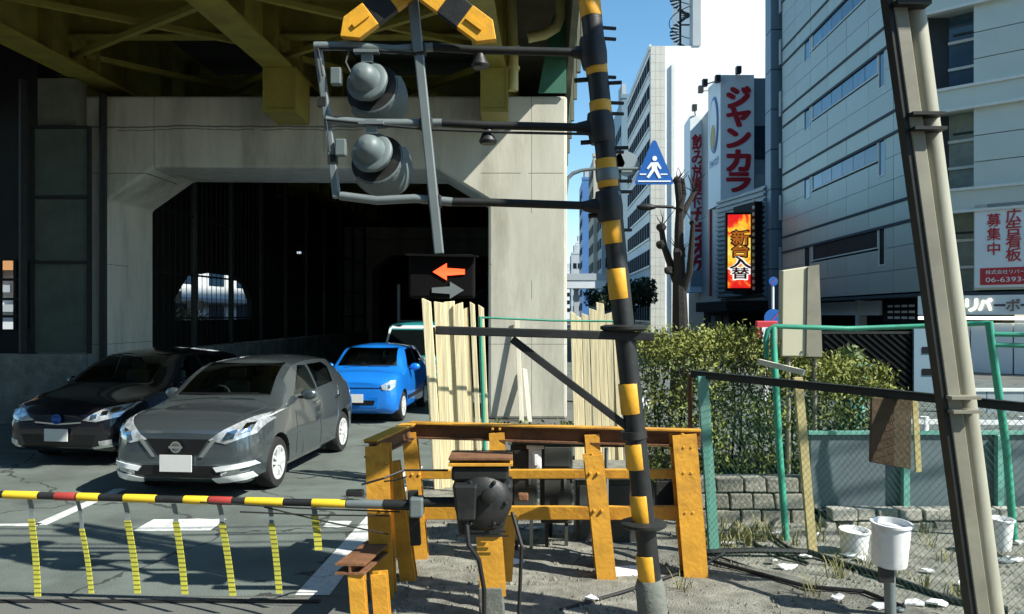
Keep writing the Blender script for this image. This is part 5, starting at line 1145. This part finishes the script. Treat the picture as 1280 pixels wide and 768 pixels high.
MB().hexa([(bxx(574), BD - .24, bz(640)), (bxx(596), BD - .24, bz(640)), (bxx(596), BD - .12, bz(640)), (bxx(574), BD - .12, bz(640)), (bxx(570), BD - .24, bz(598)), (bxx(598), BD - .24, bz(598)), (bxx(598), BD - .12, bz(598)), (bxx(570), BD - .12, bz(598))]).build('terminal_box', M['black'], gb, bevel=.012)
MB().path([(bxx(585), BD - .2, bz(640)), (bxx(588), BD - .24, bz(668)), (bxx(600), BD - .18, bz(690)), (bxx(606), BD - .12, bz(730)), (bxx(606), BD - .1, .02)], .016, 7).build('cable', M['cable'], gb, smooth=True)
for k in range(4): MB().box(bxx(572) + .02 * k, bxx(636) - .02 * k, BD - .145, BD - .14 + .002 * k, bz(664) + .03 * k, bz(664) + .03 * k + .012).build('rib', M['black'], gb)
m = MB(); m.cbox((bxx(654), BD + .02, bz(622)), .07, .06, .05); m.build('limit_switch', M['rust'], gb, bevel=.01)
MB().tube((bxx(585), BD - .02, bz(627)), (bxx(520), BD - .02, bz(627)), .035, 12).build('drive_shaft', M['darksteel'], gb, smooth=True)
MB().path([(bxx(640), BD, bz(640)), (bxx(652), BD - .05, bz(680)), (bxx(648), BD - .04, .02)], .014, 6).build('cable', M['cable'], gb)

bb = thing('crossing_barrier', 'lowered barrier boom banded yellow, black and red with hanging striped tapes', 'barrier', at(520, 626, BD))
def bp(u):           # boom axis, nearly level and parallel to the track
    t = (525 - u) / 525.0; D = BD + .24 * t
    return Vector(((u - 640) * D / F, D, .805 + .02 * t - .004 * math.sin(t * 3)))
BE = -170
bo_ = MB().path([bp(u) for u in range(528, BE, -58)], .026, 12).build('boom', M['black'], bb, smooth=True)
for u0, u1, m in ((-150, -115, 'lemon'), (-85, -40, 'lemon'), (5, 49, 'lemon'), (69, 96, 'red'), (97, 125, 'lemon'), (155, 196, 'lemon'), (230, 261, 'lemon'), (262, 291, 'red'), (307, 355, 'lemon'), (390, 433, 'lemon')):
    MB().path([bp(u0 + .5), bp(u0 + 2), bp(u1 - 2), bp(u1 - .5)], [.0275, .0295, .0295, .0275], 12).build('sleeve', M[m], bo_, smooth=True)
MB().path([bp(434), bp(500)], .031, 12).build('boom_holder', M['galv'], bb, smooth=True)
MB().path([bp(480), bp(530)], .036, 12).build('boom_socket', M['darksteel'], bb, smooth=True)
MB().cbox(bp(444) + Vector((0, 0, .075)), .12, .05, .045).build('boom_lamp', M['black'], bb, bevel=.01)
MB().bar(bp(520) - Vector((0, 0, .27)), bp(516) + Vector((0, .0, .10)), .07, .05, (0, 1, 0)).build('pivot_arm', M['darksteel'], bb, bevel=.008)
MB().cbox(bp(522) + Vector((0, -.03, 0)), .09, .12, .13).build('pivot_block', M['galv'], bb, bevel=.012)
for a, b in (((300, 640), (486, 645)), ((330, 634), (486, 668)), ((250, 628), (500, 640)), ((480, 602), (508, 596))):
    pa, pb = at(*a, BD + .05), at(*b, BD + .02); MB().path([pa, (pa + pb) / 2 - Vector((0, 0, .008)), pb], .0055, 6).build('stay_wire', M['cable'], bb)
MB().path([at(452, 606, BD), at(480, 598, BD), at(505, 588, BD + .1), at(560, 588, BD + .1)], .008, 6).build('boom_cable', M['cable'], bb)
for u, ub, vb_, w in ((37, 47, 746, .044), (97, 114, 742, .034), (156, 172, 742, .044), (217, 231, 743, .044), (274, 291, 745, .044), (337, 349, 742, .042), (392, 398, 688, .05), (-25, -17, 744, .056), (-88, -80, 744, .056)):
    p = bp(u); D = p.y; q = Vector(((ub - 640) * D / F, D + .0, H - (vb_ - HV) * D / F)); top = p - Vector((0, 0, .03)); mid = top.lerp(q, .2 if u != 97 else .3)
    o = MB(); n = Vector((0, .004, 0)); x = Vector((w / 2, 0, 0)); K = 6
    def rib(a, b, name, m, parent):
        o = MB(); pts = [a.lerp(b, i / K) + Vector((0, .015 * math.sin(3 * i / K), 0)) for i in range(K + 1)]
        for r in pts: o.v += [r - x - n, r + x - n, r + x + n, r - x + n]
        for i in range(K):
            for k in range(4): o.f.append((4 * i + k, 4 * i + (k + 1) % 4, 4 * i + 4 + (k + 1) % 4, 4 * i + 4 + k))
        o.f += [(0, 1, 2, 3), (4 * K, 4 * K + 1, 4 * K + 2, 4 * K + 3)]; return o.build(name, m, parent)
    tape = rib(mid, q, 'warning_tape', M['strip'], bb); x = Vector((w * .36, 0, 0)); rib(top, mid, 'tape_hanger', M['galv'], tape)

# ------------------------------------------------------------------ orange guard fence made of old rails
of = thing('orange_guard_fence', 'weathered orange guard fence of steel beams round the barrier machine', 'fence', (.2, 6.7, 0))
def post(u0, v0, u1, D, w=.15, dep=.13, z0=0):   # foot at (u0, ground), top at (u1, v0)
    zt = H - (v0 - HV) * D / F; a = Vector(((u0 - 640) * D / F, D, z0)); b = Vector(((u1 - 640) * D / F, D, zt)); return MB().ibeam(a, b, w, dep, .018, (0, 1, 0)).build('post', M['orange'], of)
TL, TR = at(513, 530, 6.85), at(876, 540, 6.4); EN = at(463, 553, 5.95)
def beam(name, a, b, w, h, m='orange', t=.014):
    o = MB(); o.bar(a + Vector((0, 0, h / 2 - t / 2)), b + Vector((0, 0, h / 2 - t / 2)), w, t); o.bar(a - Vector((0, 0, t / 2)), b - Vector((0, 0, t / 2)), t, h - t); o.bar(a - Vector((0, 0, h / 2 + t / 2)), b - Vector((0, 0, h / 2 + t / 2)), w, t)
    return o.build(name, M[m], of)
beam('top_beam', TL - Vector((0, 0, .05)), TR - Vector((0, 0, .05)), .10, .11, 'rust')
MB().bar(TL + Vector((0, 0, .012)), TR + Vector((0, 0, .012)), .112, .012).build('top_flange', M['orange'], of)
beam('top_beam', TL + Vector((-.0, -.07, -.05)), EN - Vector((0, 0, .05)), .10, .11, 'rust')
MB().bar(TL + Vector((0, -.07, .011)), EN + Vector((0, 0, .011)), .112, .012).build('top_flange', M['orange'], of)
post(527, 540, 512, 6.85, .12); post(632, 540, 621, 6.72, .13); post(752, 542, 739, 6.58, .12); post(868, 542, 853, 6.36, .19, .16)
post(758, 568, 741, 6.30, .15, .13)      # separate raking post in front
for (u0, v0, u1, v1, D0_, D1_, h, nm) in ((523, 593, 846, 592, 6.83, 6.4, .075, 'middle_rail'), (528, 641, 850, 641, 6.83, 6.4, .11, 'lower_rail')):
    a, b = at(u0, v0, D0_), at(u1, v1, D1_); o = MB(); o.bar(a, b, .05, h); o.build(nm, M['orange'], of, bevel=.006)
for (u, v, D) in ((620, 537, 6.63), (740, 546, 6.5), (860, 560, 6.26), (860, 592, 6.26), (862, 642, 6.26), (743, 593, 6.2), (748, 640, 6.2), (519, 594, 6.76), (522, 640, 6.76), (476, 580, 5.84), (479, 640, 5.84)):
    for dx in (-.03, .03): MB().lathe(at(u, v, D) + Vector((dx, .024, 0)), (0, -1, 0), [(.013, -.03), (.013, .004), (.009, .010)], 6).build('bolt', M['orange'], of)
post(480, 556, 473, 5.95, .17, .17); post(512, 578, 490, 6.3, .12)
lg = thing('low_orange_guard', 'short orange beam guard low in front of the fence end beside the road', 'guard rail', at(460, 720, 5.7))
a, b = at(437, 712, 5.15), at(474, 682, 6.0)
MB().ibeam(a, b, .19, .07, .014).build('beam', M['rust'], lg)
for u0, u1, D in ((452, 446, 5.2), (480, 474, 5.26)): MB().ibeam(Vector(((u0 - 640) * D / F, D, 0)), Vector(((u1 - 640) * D / F, D, H - (716 - HV) * D / F)), .10, .09, .016, (0, 1, 0)).build('post', M['orange'], lg)

# relay boxes and trackside gear behind the fence
def relay(label, u0, u1, v0, v1, D, dep, m='cabinet', legs=True):
    a, b = at(u0, v1, D), at(u1, v0, D); t = thing('relay_box', label, 'relay box', ((a.x + b.x) / 2, D, 0)); 
    c = MB().box(a.x, b.x, D, D + dep, a.z, b.z).build('case', M[m], t, bevel=.015); MB().box(a.x - .02, b.x + .02, D - .03, D + dep + .02, b.z + .001, b.z + .035).build('lid', M['galv'] if m == 'cabinet' else M[m], t, bevel=.006)
    MB().box(a.x + .03, b.x - .03, D - .014, D - .001, a.z + .04, b.z - .05).build('door', M[m], t, bevel=.004); MB().box(b.x - .08, b.x - .06, D - .03, D - .015, (a.z + b.z) / 2 - .05, (a.z + b.z) / 2 + .05).build('handle', M['galv'], t)
    if legs and a.z > .05:
        for x in (a.x + .04, b.x - .07): MB().box(x, x + .03, D + .02, D + .05, 0, a.z).build('leg', M['cabinet'], t)
    return t
relay('dark grey relay box with a flat lid behind the orange fence beside the barrier motor', 638, 672, 556, 640, 7.05, .3)
relay('taller dark relay box in the middle behind the orange fence', 676, 716, 552, 655, 7.1, .35)
relay('low dark wide relay box under the middle rail near the raking post', 720, 800, 600, 690, 7.3, .3, 'cabinet', False)
relay('small light grey box strapped to the relay boxes behind the fence', 661, 677, 561, 588, 6.98, .05, 'white', False)
lp = thing('flat_top_lamp', 'flat topped dark lantern standing above the relay boxes', 'lantern', at(690, 560, 7.0)); c = at(690, 548, 7.0)
MB().lathe((c.x, 7.2, c.z - .1), (0, 0, 1), [(.1, 0), (.1, .08), (.13, .09), (.14, .12), (.06, .15)], 18).build('lantern', M['darksteel'], lp, smooth=True); MB().tube((c.x, 7.5, 0), (c.x, 7.3, c.z - .05), .03, 8).build('stem', M['darksteel'], lp)
for i, (u0, v0, u1, v1, D, lab) in enumerate(((640, 552, 800, 556, 6.95, 'dark horizontal conduit running behind the top beam of the orange fence'),)):
    q = MB().path([at(u0, v0, D), at((u0 + u1) / 2, v0 + 3, D), at(u1, v1, D), at(u1 + 14, v1 + 60, D), at(u1 + 16, 393 + 2100 / D, D)], .028, 8).build('conduit', M['darksteel'], smooth=True); tag(q, lab, 'conduit')
m = MB(); m.tube(at(758, 560, 6.85), at(758, 690, 6.85), .02, 6); q = m.build('signal_stake', M['galv'], smooth=True); tag(q, 'thin grey stake behind the raking orange post', 'stake')
po = thing('white_kerb_slab', 'flat white slab lying on the gravel beside the raking orange post', 'slab', at(785, 716, 6.3)); MB().cbox(at(783, 715, 6.45), .30, .22, .03, R(8)).build('slab', M['paper'], po, bevel=.005)

# ------------------------------------------------------------------ leaning steel mast at the right, with a transformer added above the frame for its shadow
ms = thing('beige_mast', 'tall leaning beige steel mast with a flat channel strapped along its left side', 'mast', (2.80, 4.6, 0))
def mx_(z, u0, u1):   # straight line through (u0, v=0) and (u1, v=768)
    za, zb2 = H + .393 * 4.6, H - .375 * 4.6; t = (z - za) / (zb2 - za); return (u0 + (u1 - u0) * t - 640) * 4.6 / F
MB().tube((mx_(0, 1143, 1243), 4.62, 0), (mx_(7, 1143, 1243), 4.62, 7), .062, 20).build('pipe', M['beige_steel'], ms, smooth=True)
ch = [(mx_(0, 1117, 1222), 4.56, 0), (mx_(7, 1117, 1222), 4.56, 7)]
MB().bar(ch[0], ch[1], .075, .06, (0, 1, 0)).build('channel', M['mastside'], ms, bevel=.005)
MB().bar(Vector(ch[0]) + Vector((-.052, .02, 0)), Vector(ch[1]) + Vector((-.052, .02, 0)), .03, .08, (0, 1, 0)).build('edge_strip', M['darksteel'], ms)
for v in (12, 148, 166, 495, 512):
    z = H - (v - HV) * .0046; a = (mx_(z, 1108, 1212), 4.55, z); b = (mx_(z, 1160, 1256), 4.58, z)
    MB().bar((a[0], 4.555, z), (b[0] - .05, 4.555, z), .16, .018 if v > 100 else .03).build('strap', M['darksteel'] if v < 490 else M['mastside'], ms)
tfm = thing('shadow_casting_drum', 'added unseen drum transformer on the mast, there to cast a dark patch on the road', 'transformer', (2.9, 4.3, 5.1))  # unseen drum and box added to cast a dark patch on the road
MB().lathe((2.55, 4.1, 5.0), (0, 0, 1), [(.26, 0), (.30, .05), (.30, .85), (.26, .92), (.1, .96)], 20).build('drum', M['lampgrey'], tfm, smooth=True); MB().bar((1.9, 4.55, 5.4), (2.6, 4.1, 5.4), .08, .08).build('bracket', M['galv'], tfm)
MB().box(2.95, 3.5, 3.9, 4.3, 5.0, 5.9).build('switch_box', M['lampgrey'], tfm, bevel=.02); MB().bar((2.0, 4.5, 5.2), (3.4, 4.2, 5.2), .08, .08).build('bracket', M['galv'], tfm)
for k, (z, y) in enumerate(((6.2, 4.3), (6.35, 4.5), (6.6, 4.62), (5.7, 4.4), (5.0, 4.75))):
    q = MB().path([(14, y + 1.0, z + .5), (7, y + .3, z), (2, y, z - .05), (-6, y + .1, z + .1), (-16, y + .4, z + .5)], .018 + .006 * (k % 2), 6).build('overhead_cable', M['cable']); tag(q, 'black overhead cable strung along the railway above the crossing', 'cable', 'cables strung above the crossing')
# ------------------------------------------------------------------ mesh fence, stakes, hedge, stone bank at the right
mf = thing('mesh_fence', 'chain link fence with a black top rail and mixed green and beige posts', 'fence', (2.3, 6.5, 0))
RA, RB = at(865, 468, 7.0), at(1330, 515, 5.0)
MB().bar(RA, RB, .05, .055).build('top_rail', M['darksteel'], mf, bevel=.005); MB().bar(RA + Vector((0, -.01, .031)), RB + Vector((0, -.01, .031)), .06, .008).build('rail_cap', M['darksteel'], mf)
def fpt(u): t = (u - 865) / 465; return RA.lerp(RB, t)
def fpost(u0, v0, u1, D, r, m, name='post', sq=False):
    a = Vector(((u0 - 640) * D / F, D, 0)); b = at(u1, v0, D); o = MB(); (o.bar(a, b, r * 2, r * 1.4, (0, 1, 0)) if sq else o.tube(a, b, r, 10)); return o.build(name, M[m], mf, smooth=not sq)
fpost(893, 470, 878, 6.9, .042, 'teal', sq=True); fpost(1016, 472, 997, 6.95, .036, 'bamboo', sq=True); fpost(865, 468, 862, 7.0, .02, 'rust')
me_ = MB(); L_ = (RB - RA); n_ = 62
for i in range(-26, n_):
    for s_ in (-1, 1):
        pts = []
        t0 = i / n_; hgt = 26 / n_
        ta, tb = (t0, t0 + hgt) if s_ > 0 else (t0 + hgt, t0)
        # clip to 0..1
        z0, z1 = 0.02, 1.0
        def P(t, k): p = RA.lerp(RB, t); return Vector((p.x, p.y, .05 + (p.z - .05) * k))
        k0, k1 = 0.0, 1.0
        f = lambda k: ta + (tb - ta) * k
        lo, hi = (0 - ta) / (tb - ta), (.97 - ta) / (tb - ta)
        k0, k1 = max(0, min(lo, hi)), min(1, max(lo, hi))
        if k1 - k0 > .02: me_.bar(P(f(k0), k0), P(f(k1), k1), .0019, .0019, (0, 1, 0))
tag(me_.build('chain_link', M['wire'], mf), kind='stuff')
MB().path([fpt(870) * 1 + Vector((0, 0, -1.52)), fpt(1000) + Vector((0, 0, -1.55)), fpt(1320) + Vector((0, 0, -1.46))], .009, 6).build('bottom_wire', M['cable'], mf)
MB().bar(at(948, 452, 6.9), at(1005, 466, 6.6), .03, .045).build('loose_batten', M['palewood'], mf)
gr = thing('green_pipe_rail', 'green pipe railing with a hooped end post above the hedge', 'railing', (3.8, 7.6, 0))
MB().path([at(958, 448, 7.6), at(957, 425, 7.6), at(960, 413, 7.6), at(968, 408, 7.6), at(1060, 411, 7.6), at(1150, 408, 7.6), at(1236, 404, 7.3)], .024, 10).build('pipe', M['green'], gr, smooth=True)
MB().path([at(983, 393 + 2100 / 7.35, 7.35), at(974, 560, 7.45), at(967, 430, 7.55), at(967, 410, 7.6)], .032, 10).build('post', M['green'], gr, smooth=True)
MB().path([at(1268, 393 + 2100 / 7.3, 7.3), at(1258, 560, 7.3), at(1236, 402, 7.3)], .035, 10).build('post', M['green'], gr, smooth=True)
for v0, v1 in ((418, 421), (431, 437)): MB().path([at(1238, v0, 7.3), at(1420, v1, 6.9)], .022, 8).build('pipe', M['green'], gr, smooth=True)
# hedge
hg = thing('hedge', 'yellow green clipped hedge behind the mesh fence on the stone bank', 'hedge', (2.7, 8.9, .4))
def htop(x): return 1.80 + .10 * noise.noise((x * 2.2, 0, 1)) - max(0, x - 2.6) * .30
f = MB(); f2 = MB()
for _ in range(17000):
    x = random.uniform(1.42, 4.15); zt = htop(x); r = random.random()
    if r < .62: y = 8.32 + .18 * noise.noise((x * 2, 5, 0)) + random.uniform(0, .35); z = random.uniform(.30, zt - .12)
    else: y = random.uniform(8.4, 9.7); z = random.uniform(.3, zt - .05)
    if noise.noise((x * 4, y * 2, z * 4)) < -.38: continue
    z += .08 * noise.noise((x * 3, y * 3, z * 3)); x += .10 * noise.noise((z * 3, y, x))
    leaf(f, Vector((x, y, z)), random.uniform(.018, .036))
for _ in range(6500):    # pale new growth on clipped top and shoulder, lit look put into colour
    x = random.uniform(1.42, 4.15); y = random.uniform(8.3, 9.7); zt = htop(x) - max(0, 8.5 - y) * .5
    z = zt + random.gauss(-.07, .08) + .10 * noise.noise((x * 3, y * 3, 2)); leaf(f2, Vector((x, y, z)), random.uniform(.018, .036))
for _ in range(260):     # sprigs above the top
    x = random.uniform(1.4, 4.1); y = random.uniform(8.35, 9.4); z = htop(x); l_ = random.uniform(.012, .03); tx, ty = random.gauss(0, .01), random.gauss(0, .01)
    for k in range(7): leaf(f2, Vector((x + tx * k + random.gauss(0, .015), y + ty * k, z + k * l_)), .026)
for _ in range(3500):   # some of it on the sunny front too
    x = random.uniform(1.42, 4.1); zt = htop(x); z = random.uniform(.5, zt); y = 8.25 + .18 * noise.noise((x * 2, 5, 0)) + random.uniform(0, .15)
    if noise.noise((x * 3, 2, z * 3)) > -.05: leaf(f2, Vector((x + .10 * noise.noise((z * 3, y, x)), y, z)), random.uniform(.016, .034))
f.build('foliage', M['hedge2'], hg); f2.build('lit_shoots', M['hedge'], hg)  # body leaves darker: shade below the top put into the colour
m = MB()
for i in range(26): x = 1.5 + i * .1; m.path([(x, 8.8, .3), (x + random.uniform(-.1, .1), 8.8 + random.uniform(-.2, .2), 1.0), (x + random.uniform(-.2, .2), 8.8 + random.uniform(-.4, .4), htop(x) - .1)], [.018, .012, .006], 5)
for _ in range(60):     # bare twigs poking out
    x = random.uniform(1.45, 4.0); y = random.uniform(8.25, 9.2); z = random.uniform(.9, 1.0) * htop(x); m.path([(x, y, z - .25), (x + random.gauss(0, .05), y - .04, z - .05), (x + random.gauss(0, .12), y - random.uniform(0, .15), z + random.uniform(.0, .16))], [.006, .004, .002], 4)
m.build('stem', M['bark'], hg)
wf = thing('white_flower_sprig', 'small white flower sprig at the left foot of the hedge', 'flowers', at(806, 500, 8.2)); m = MB()
for _ in range(26): c = at(806, 503, 8.2) + Vector((random.gauss(0, .05), random.gauss(0, .05), random.gauss(0, .06))); leaf(m, c, .022)
tag(m.build('flower', M['paper'], wf), kind='stuff'); MB().path([(at(806, 503, 8.2).x, 8.2, .2), at(806, 503, 8.2)], .006, 5).build('stem', M['hedge2'], wf)
# stone bank: courses of rough stones
def stones(t, x0, x1, y, rows, m, lean=.15, d=.16):
    for (z0, z1, wl) in rows:
        x = x0 + random.uniform(0, wl * .4)
        while x < x1:
            w = wl * random.uniform(.7, 1.3); o = MB(); j = lambda: random.uniform(-.012, .012); g_ = .008
            xa, xb = x + g_, min(x + w - g_, x1 + .05); ya, yb = y + z0 * lean + j() * 1.5, y + z1 * lean + j() * 1.5
            o.hexa([(xa + j(), ya, z0 + g_ + j() * .4), (xb + j(), ya + j(), z0 + g_), (xb, ya + d, z0 + g_), (xa, ya + d, z0 + g_), (xa + j(), yb, z1 - g_), (xb + j(), yb + j(), z1 - g_ + j() * .4), (xb, yb + d, z1 - g_), (xa, yb + d, z1 - g_)])
            o.build('stone', M[m], t, bevel=.012); x += w
s1 = thing('stone_bank', 'rough stone retaining wall under the hedge', 'wall', (2.6, 8.0, 0))
stones(s1, 1.72, 3.0, 7.95, ((-.04, .15, .26), (.15, .31, .24), (.31, .46, .28)), 'stone')
MB().box(1.7, 3.05, 8.16, 8.3, -.05, .44).build('backing', M['joint'], s1); MB().box(1.5, 4.3, 8.3, 9.9, -.05, .36).build('soil', M['bark'], s1)
s2 = thing('pale_stone_wall', 'low pale stone block wall below the blue grey panel', 'wall', (4.2, 8.5, 0))
stones(s2, 3.02, 5.9, 7.74, ((-.04, .09, .17), (.09, .21, .2)), 'stonel', .1)
MB().box(3.05, 5.9, 7.92, 7.975, -.05, .155).build('backing', M['joint'], s2)
bw = thing('blue_grey_panel', 'worn blue grey sheet panel wall with a green top rail behind the rusty plate', 'panel wall', (4.0, 8.8, 0))
for i in range(3): MB().box(2.98 + i * .93, 3.90 + i * .93, 7.98, 8.02, .16, .90).build('panel', M['bluewall'], bw)
MB().bar((2.95, 7.97, .92), (5.8, 7.97, .92), .04, .035).build('top_rail', M['teal'], bw)
for x in (3.9, 4.83): MB().box(x - .03, x + .03, 7.90, 7.97, 0, .90).build('post', M['teal'], bw)
wg = thing('white_guard_rail', 'white two bar road guard rail behind the blue grey panel', 'guard rail', (6, 9.6, 0))
for z in (.80, .66, .56): MB().bar((4.6, 9.7, z), (7.4, 9.5, z), .03, .055).build('bar', M['signwhite'], wg)
for x in (5.0, 6.2): MB().tube((x, 9.7, 0), (x, 9.7, .86), .05, 10).build('post', M['signwhite'], wg, smooth=True)
# rusty plate on the fence
rp_ = thing('rusty_plate', 'rusty brown metal plate hanging on the mesh fence', 'plate', at(1115, 585, 5.75)); q = [at(*p, 5.75) for p in ((1088, 578), (1139, 587), (1140, 500), (1090, 497))]
MB().prism(q, (0, .03, 0)).build('plate', M['rustplate'], rp_, bevel=.004); MB().bar(at(1143, 494, 5.78), at(1148, 590, 5.78), .04, .02, (0, 1, 0)).build('edge_batten', M['bamboo'], rp_)
# white signal pots
def pot(label, u0, u1, v0, v1, D, pu):
    cx = ((u0 + u1) / 2 - 640) * D / F; w = (u1 - u0) * D / F / 2; z0, z1 = H - (v1 - HV) * D / F, H - (v0 - HV) * D / F
    t = thing('white_pot', label, 'pot', (cx, D, 0)); MB().lathe((cx, D, z0), (.03, -.05, 1), [(w * .84, 0), (w * .88, .015), (w * .97, (z1 - z0) * .9), (w * 1.06, (z1 - z0) * .91), (w * 1.06, z1 - z0 - .012), (w * .94, z1 - z0 - .01), (w * .9, z1 - z0 - .05)], 24).build('pot', M['white'], t, smooth=True)
    if pu: MB().tube((cx + .01, D, 0), (cx, D, z0), .038, 10).build('post', M['galv'], t, smooth=True); MB().cbox((cx - .05, D - .06, z0 - .05), .10, .03, .10).build('bracket', M['black'], t)
pot('larger white pot on a short grey post in front of the mesh fence', 1088, 1135, 650, 706, 5.5, True)
pot('smaller white pot standing left of the larger white pot', 1049, 1085, 660, 693, 6.95, False)
pot('pale bucket half hidden behind the foot of the beige mast', 1236, 1264, 646, 686, 6.9, False)
# cream board on posts
cb = thing('cream_board', 'cream notice board seen from behind, standing above the hedge', 'board', at(1003, 440, 8.6)); q = [at(*p, 8.3) for p in ((977, 446), (1028, 446), (1024, 331), (978, 338))]
MB().prism(q, (0, .12, 0)).build('board', M['creamboard'], cb, bevel=.012); MB().prism([at(*p, 8.28) for p in ((1008, 446), (1028, 446), (1024, 331), (1010, 333))], (0, .016, 0)).build('cover_strip', M['mastside'], cb)
for u in (985, 1018): MB().tube((at(u, 0, 8.36).x, 8.36, .3), (at(u, 0, 8.36).x, 8.36, 2.0), .03, 8).build('post', M['mastside'], cb, smooth=True)
# loose stones and dry weeds on the bank
m = MB()
for _ in range(5200):
    D = 3.4 + 5.2 * random.random() ** .9; x = random.uniform(-1.0, 5.2)
    if noise.noise((x * 1.3, D * 1.3, 9)) < -.15 and random.random() < .75: continue
    r = random.uniform(.006, .022) * (1 + .8 * (random.random() < .06)); z = .03; q = [Vector((x + r * random.uniform(.6, 1.2) * math.cos(k * 1.571 + r * 90), D + r * random.uniform(.6, 1.2) * math.sin(k * 1.571 + r * 90), z - .01)) for k in range(4)]
    t_ = Vector((x + random.uniform(-.3, .3) * r, D + random.uniform(-.3, .3) * r, z + r * random.uniform(.5, 1.0))); n_ = len(m.v); m.v += q + [t_]; m.f += [(n_ + k, n_ + (k + 1) % 4, n_ + 4) for k in range(4)]
tag(m.build('loose_stones', M['stone']), 'loose small grey stones scattered over the trackside bank', 'stones', kind='stuff')
m = MB()
for _ in range(70):
    x, D = random.choice(((random.gauss(1.95, .2), random.gauss(7.3, .2)), (random.uniform(1.8, 4.6), random.uniform(7.3, 7.75)), (random.uniform(1.2, 4.2), random.uniform(5.6, 7.2))))
    for k in range(14):
        a_ = random.uniform(0, 6.28); l_ = random.uniform(.05, .17); b0 = Vector((x + random.gauss(0, .03), D + random.gauss(0, .03), .02)); tp_ = b0 + Vector((math.cos(a_) * l_ * .6, math.sin(a_) * l_ * .6, l_)); w_ = Vector((-math.sin(a_), math.cos(a_), 0)) * .004
        m.add([b0 - w_, b0 + w_, b0.lerp(tp_, .6) + w_ + Vector((0, 0, .02)), tp_, b0.lerp(tp_, .6) - w_ + Vector((0, 0, .02))], [(0, 1, 2, 3, 4)])
tag(m.build('dry_weeds', M['drygrass']), 'dry yellowish weeds sprouting from the trackside bank', 'weeds', kind='stuff')
# litter and loose cables
for i in range(34):
    D = random.uniform(5.3, 7.7); x = random.uniform(1.7, 4.6) if i < 28 else random.uniform(-.6, 1.2)
    w, h = random.uniform(.03, .10), random.uniform(.02, .06); o = MB(); n = 7; z = .055
    top = [(x + w * math.cos(k * 6.283 / n) * random.uniform(.6, 1.2), D + h * math.sin(k * 6.283 / n) * random.uniform(.6, 1.2), z + random.uniform(-.012, .02)) for k in range(n)]
    o.prism(top, (0, 0, -.012)); q = o.build('litter_scrap', M['paper' if i % 3 else 'galv']); tag(q, 'crumpled pale scrap of litter on the trackside gravel', 'litter', 'litter on the trackside gravel')
def cable(label, pts, r=.018): q = MB().path([Vector(p) for p in pts], r, 7).build('loose_cable', M['cable'], smooth=True); tag(q, label, 'cable')
def gp(u, v, h=.05): D = 2100 / (v - HV); return ((u - 640) * D / F, D, h)
cable('thick black cable trailing from the fence corner towards the mast foot', [gp(868, 698), gp(940, 700, .08), gp(1010, 700, .07), gp(1060, 715), gp(1120, 735, .06), gp(1190, 760), gp(1260, 772)], .026)
cable('thin black cable curling below the stone bank near the green post', [gp(950, 652, .09), gp(925, 655, .06), gp(914, 668, .05), gp(935, 682), gp(960, 696), gp(1010, 712)], .015)
cable('second thin black cable looping beside the beige stake', [gp(990, 650, .08), gp(968, 658, .06), gp(962, 674), gp(985, 692), gp(1005, 698)], .016)
cable('black cable lying near the frame bottom right of the striped post', [gp(880, 705), gp(900, 712), gp(1010, 742), gp(1080, 748), gp(1130, 768)], .016)
cable('black cable running along the ground from the guard fence to the striped post', [gp(700, 768, .03), gp(780, 748, .05), gp(880, 715, .06), gp(905, 700, .06)], .012)
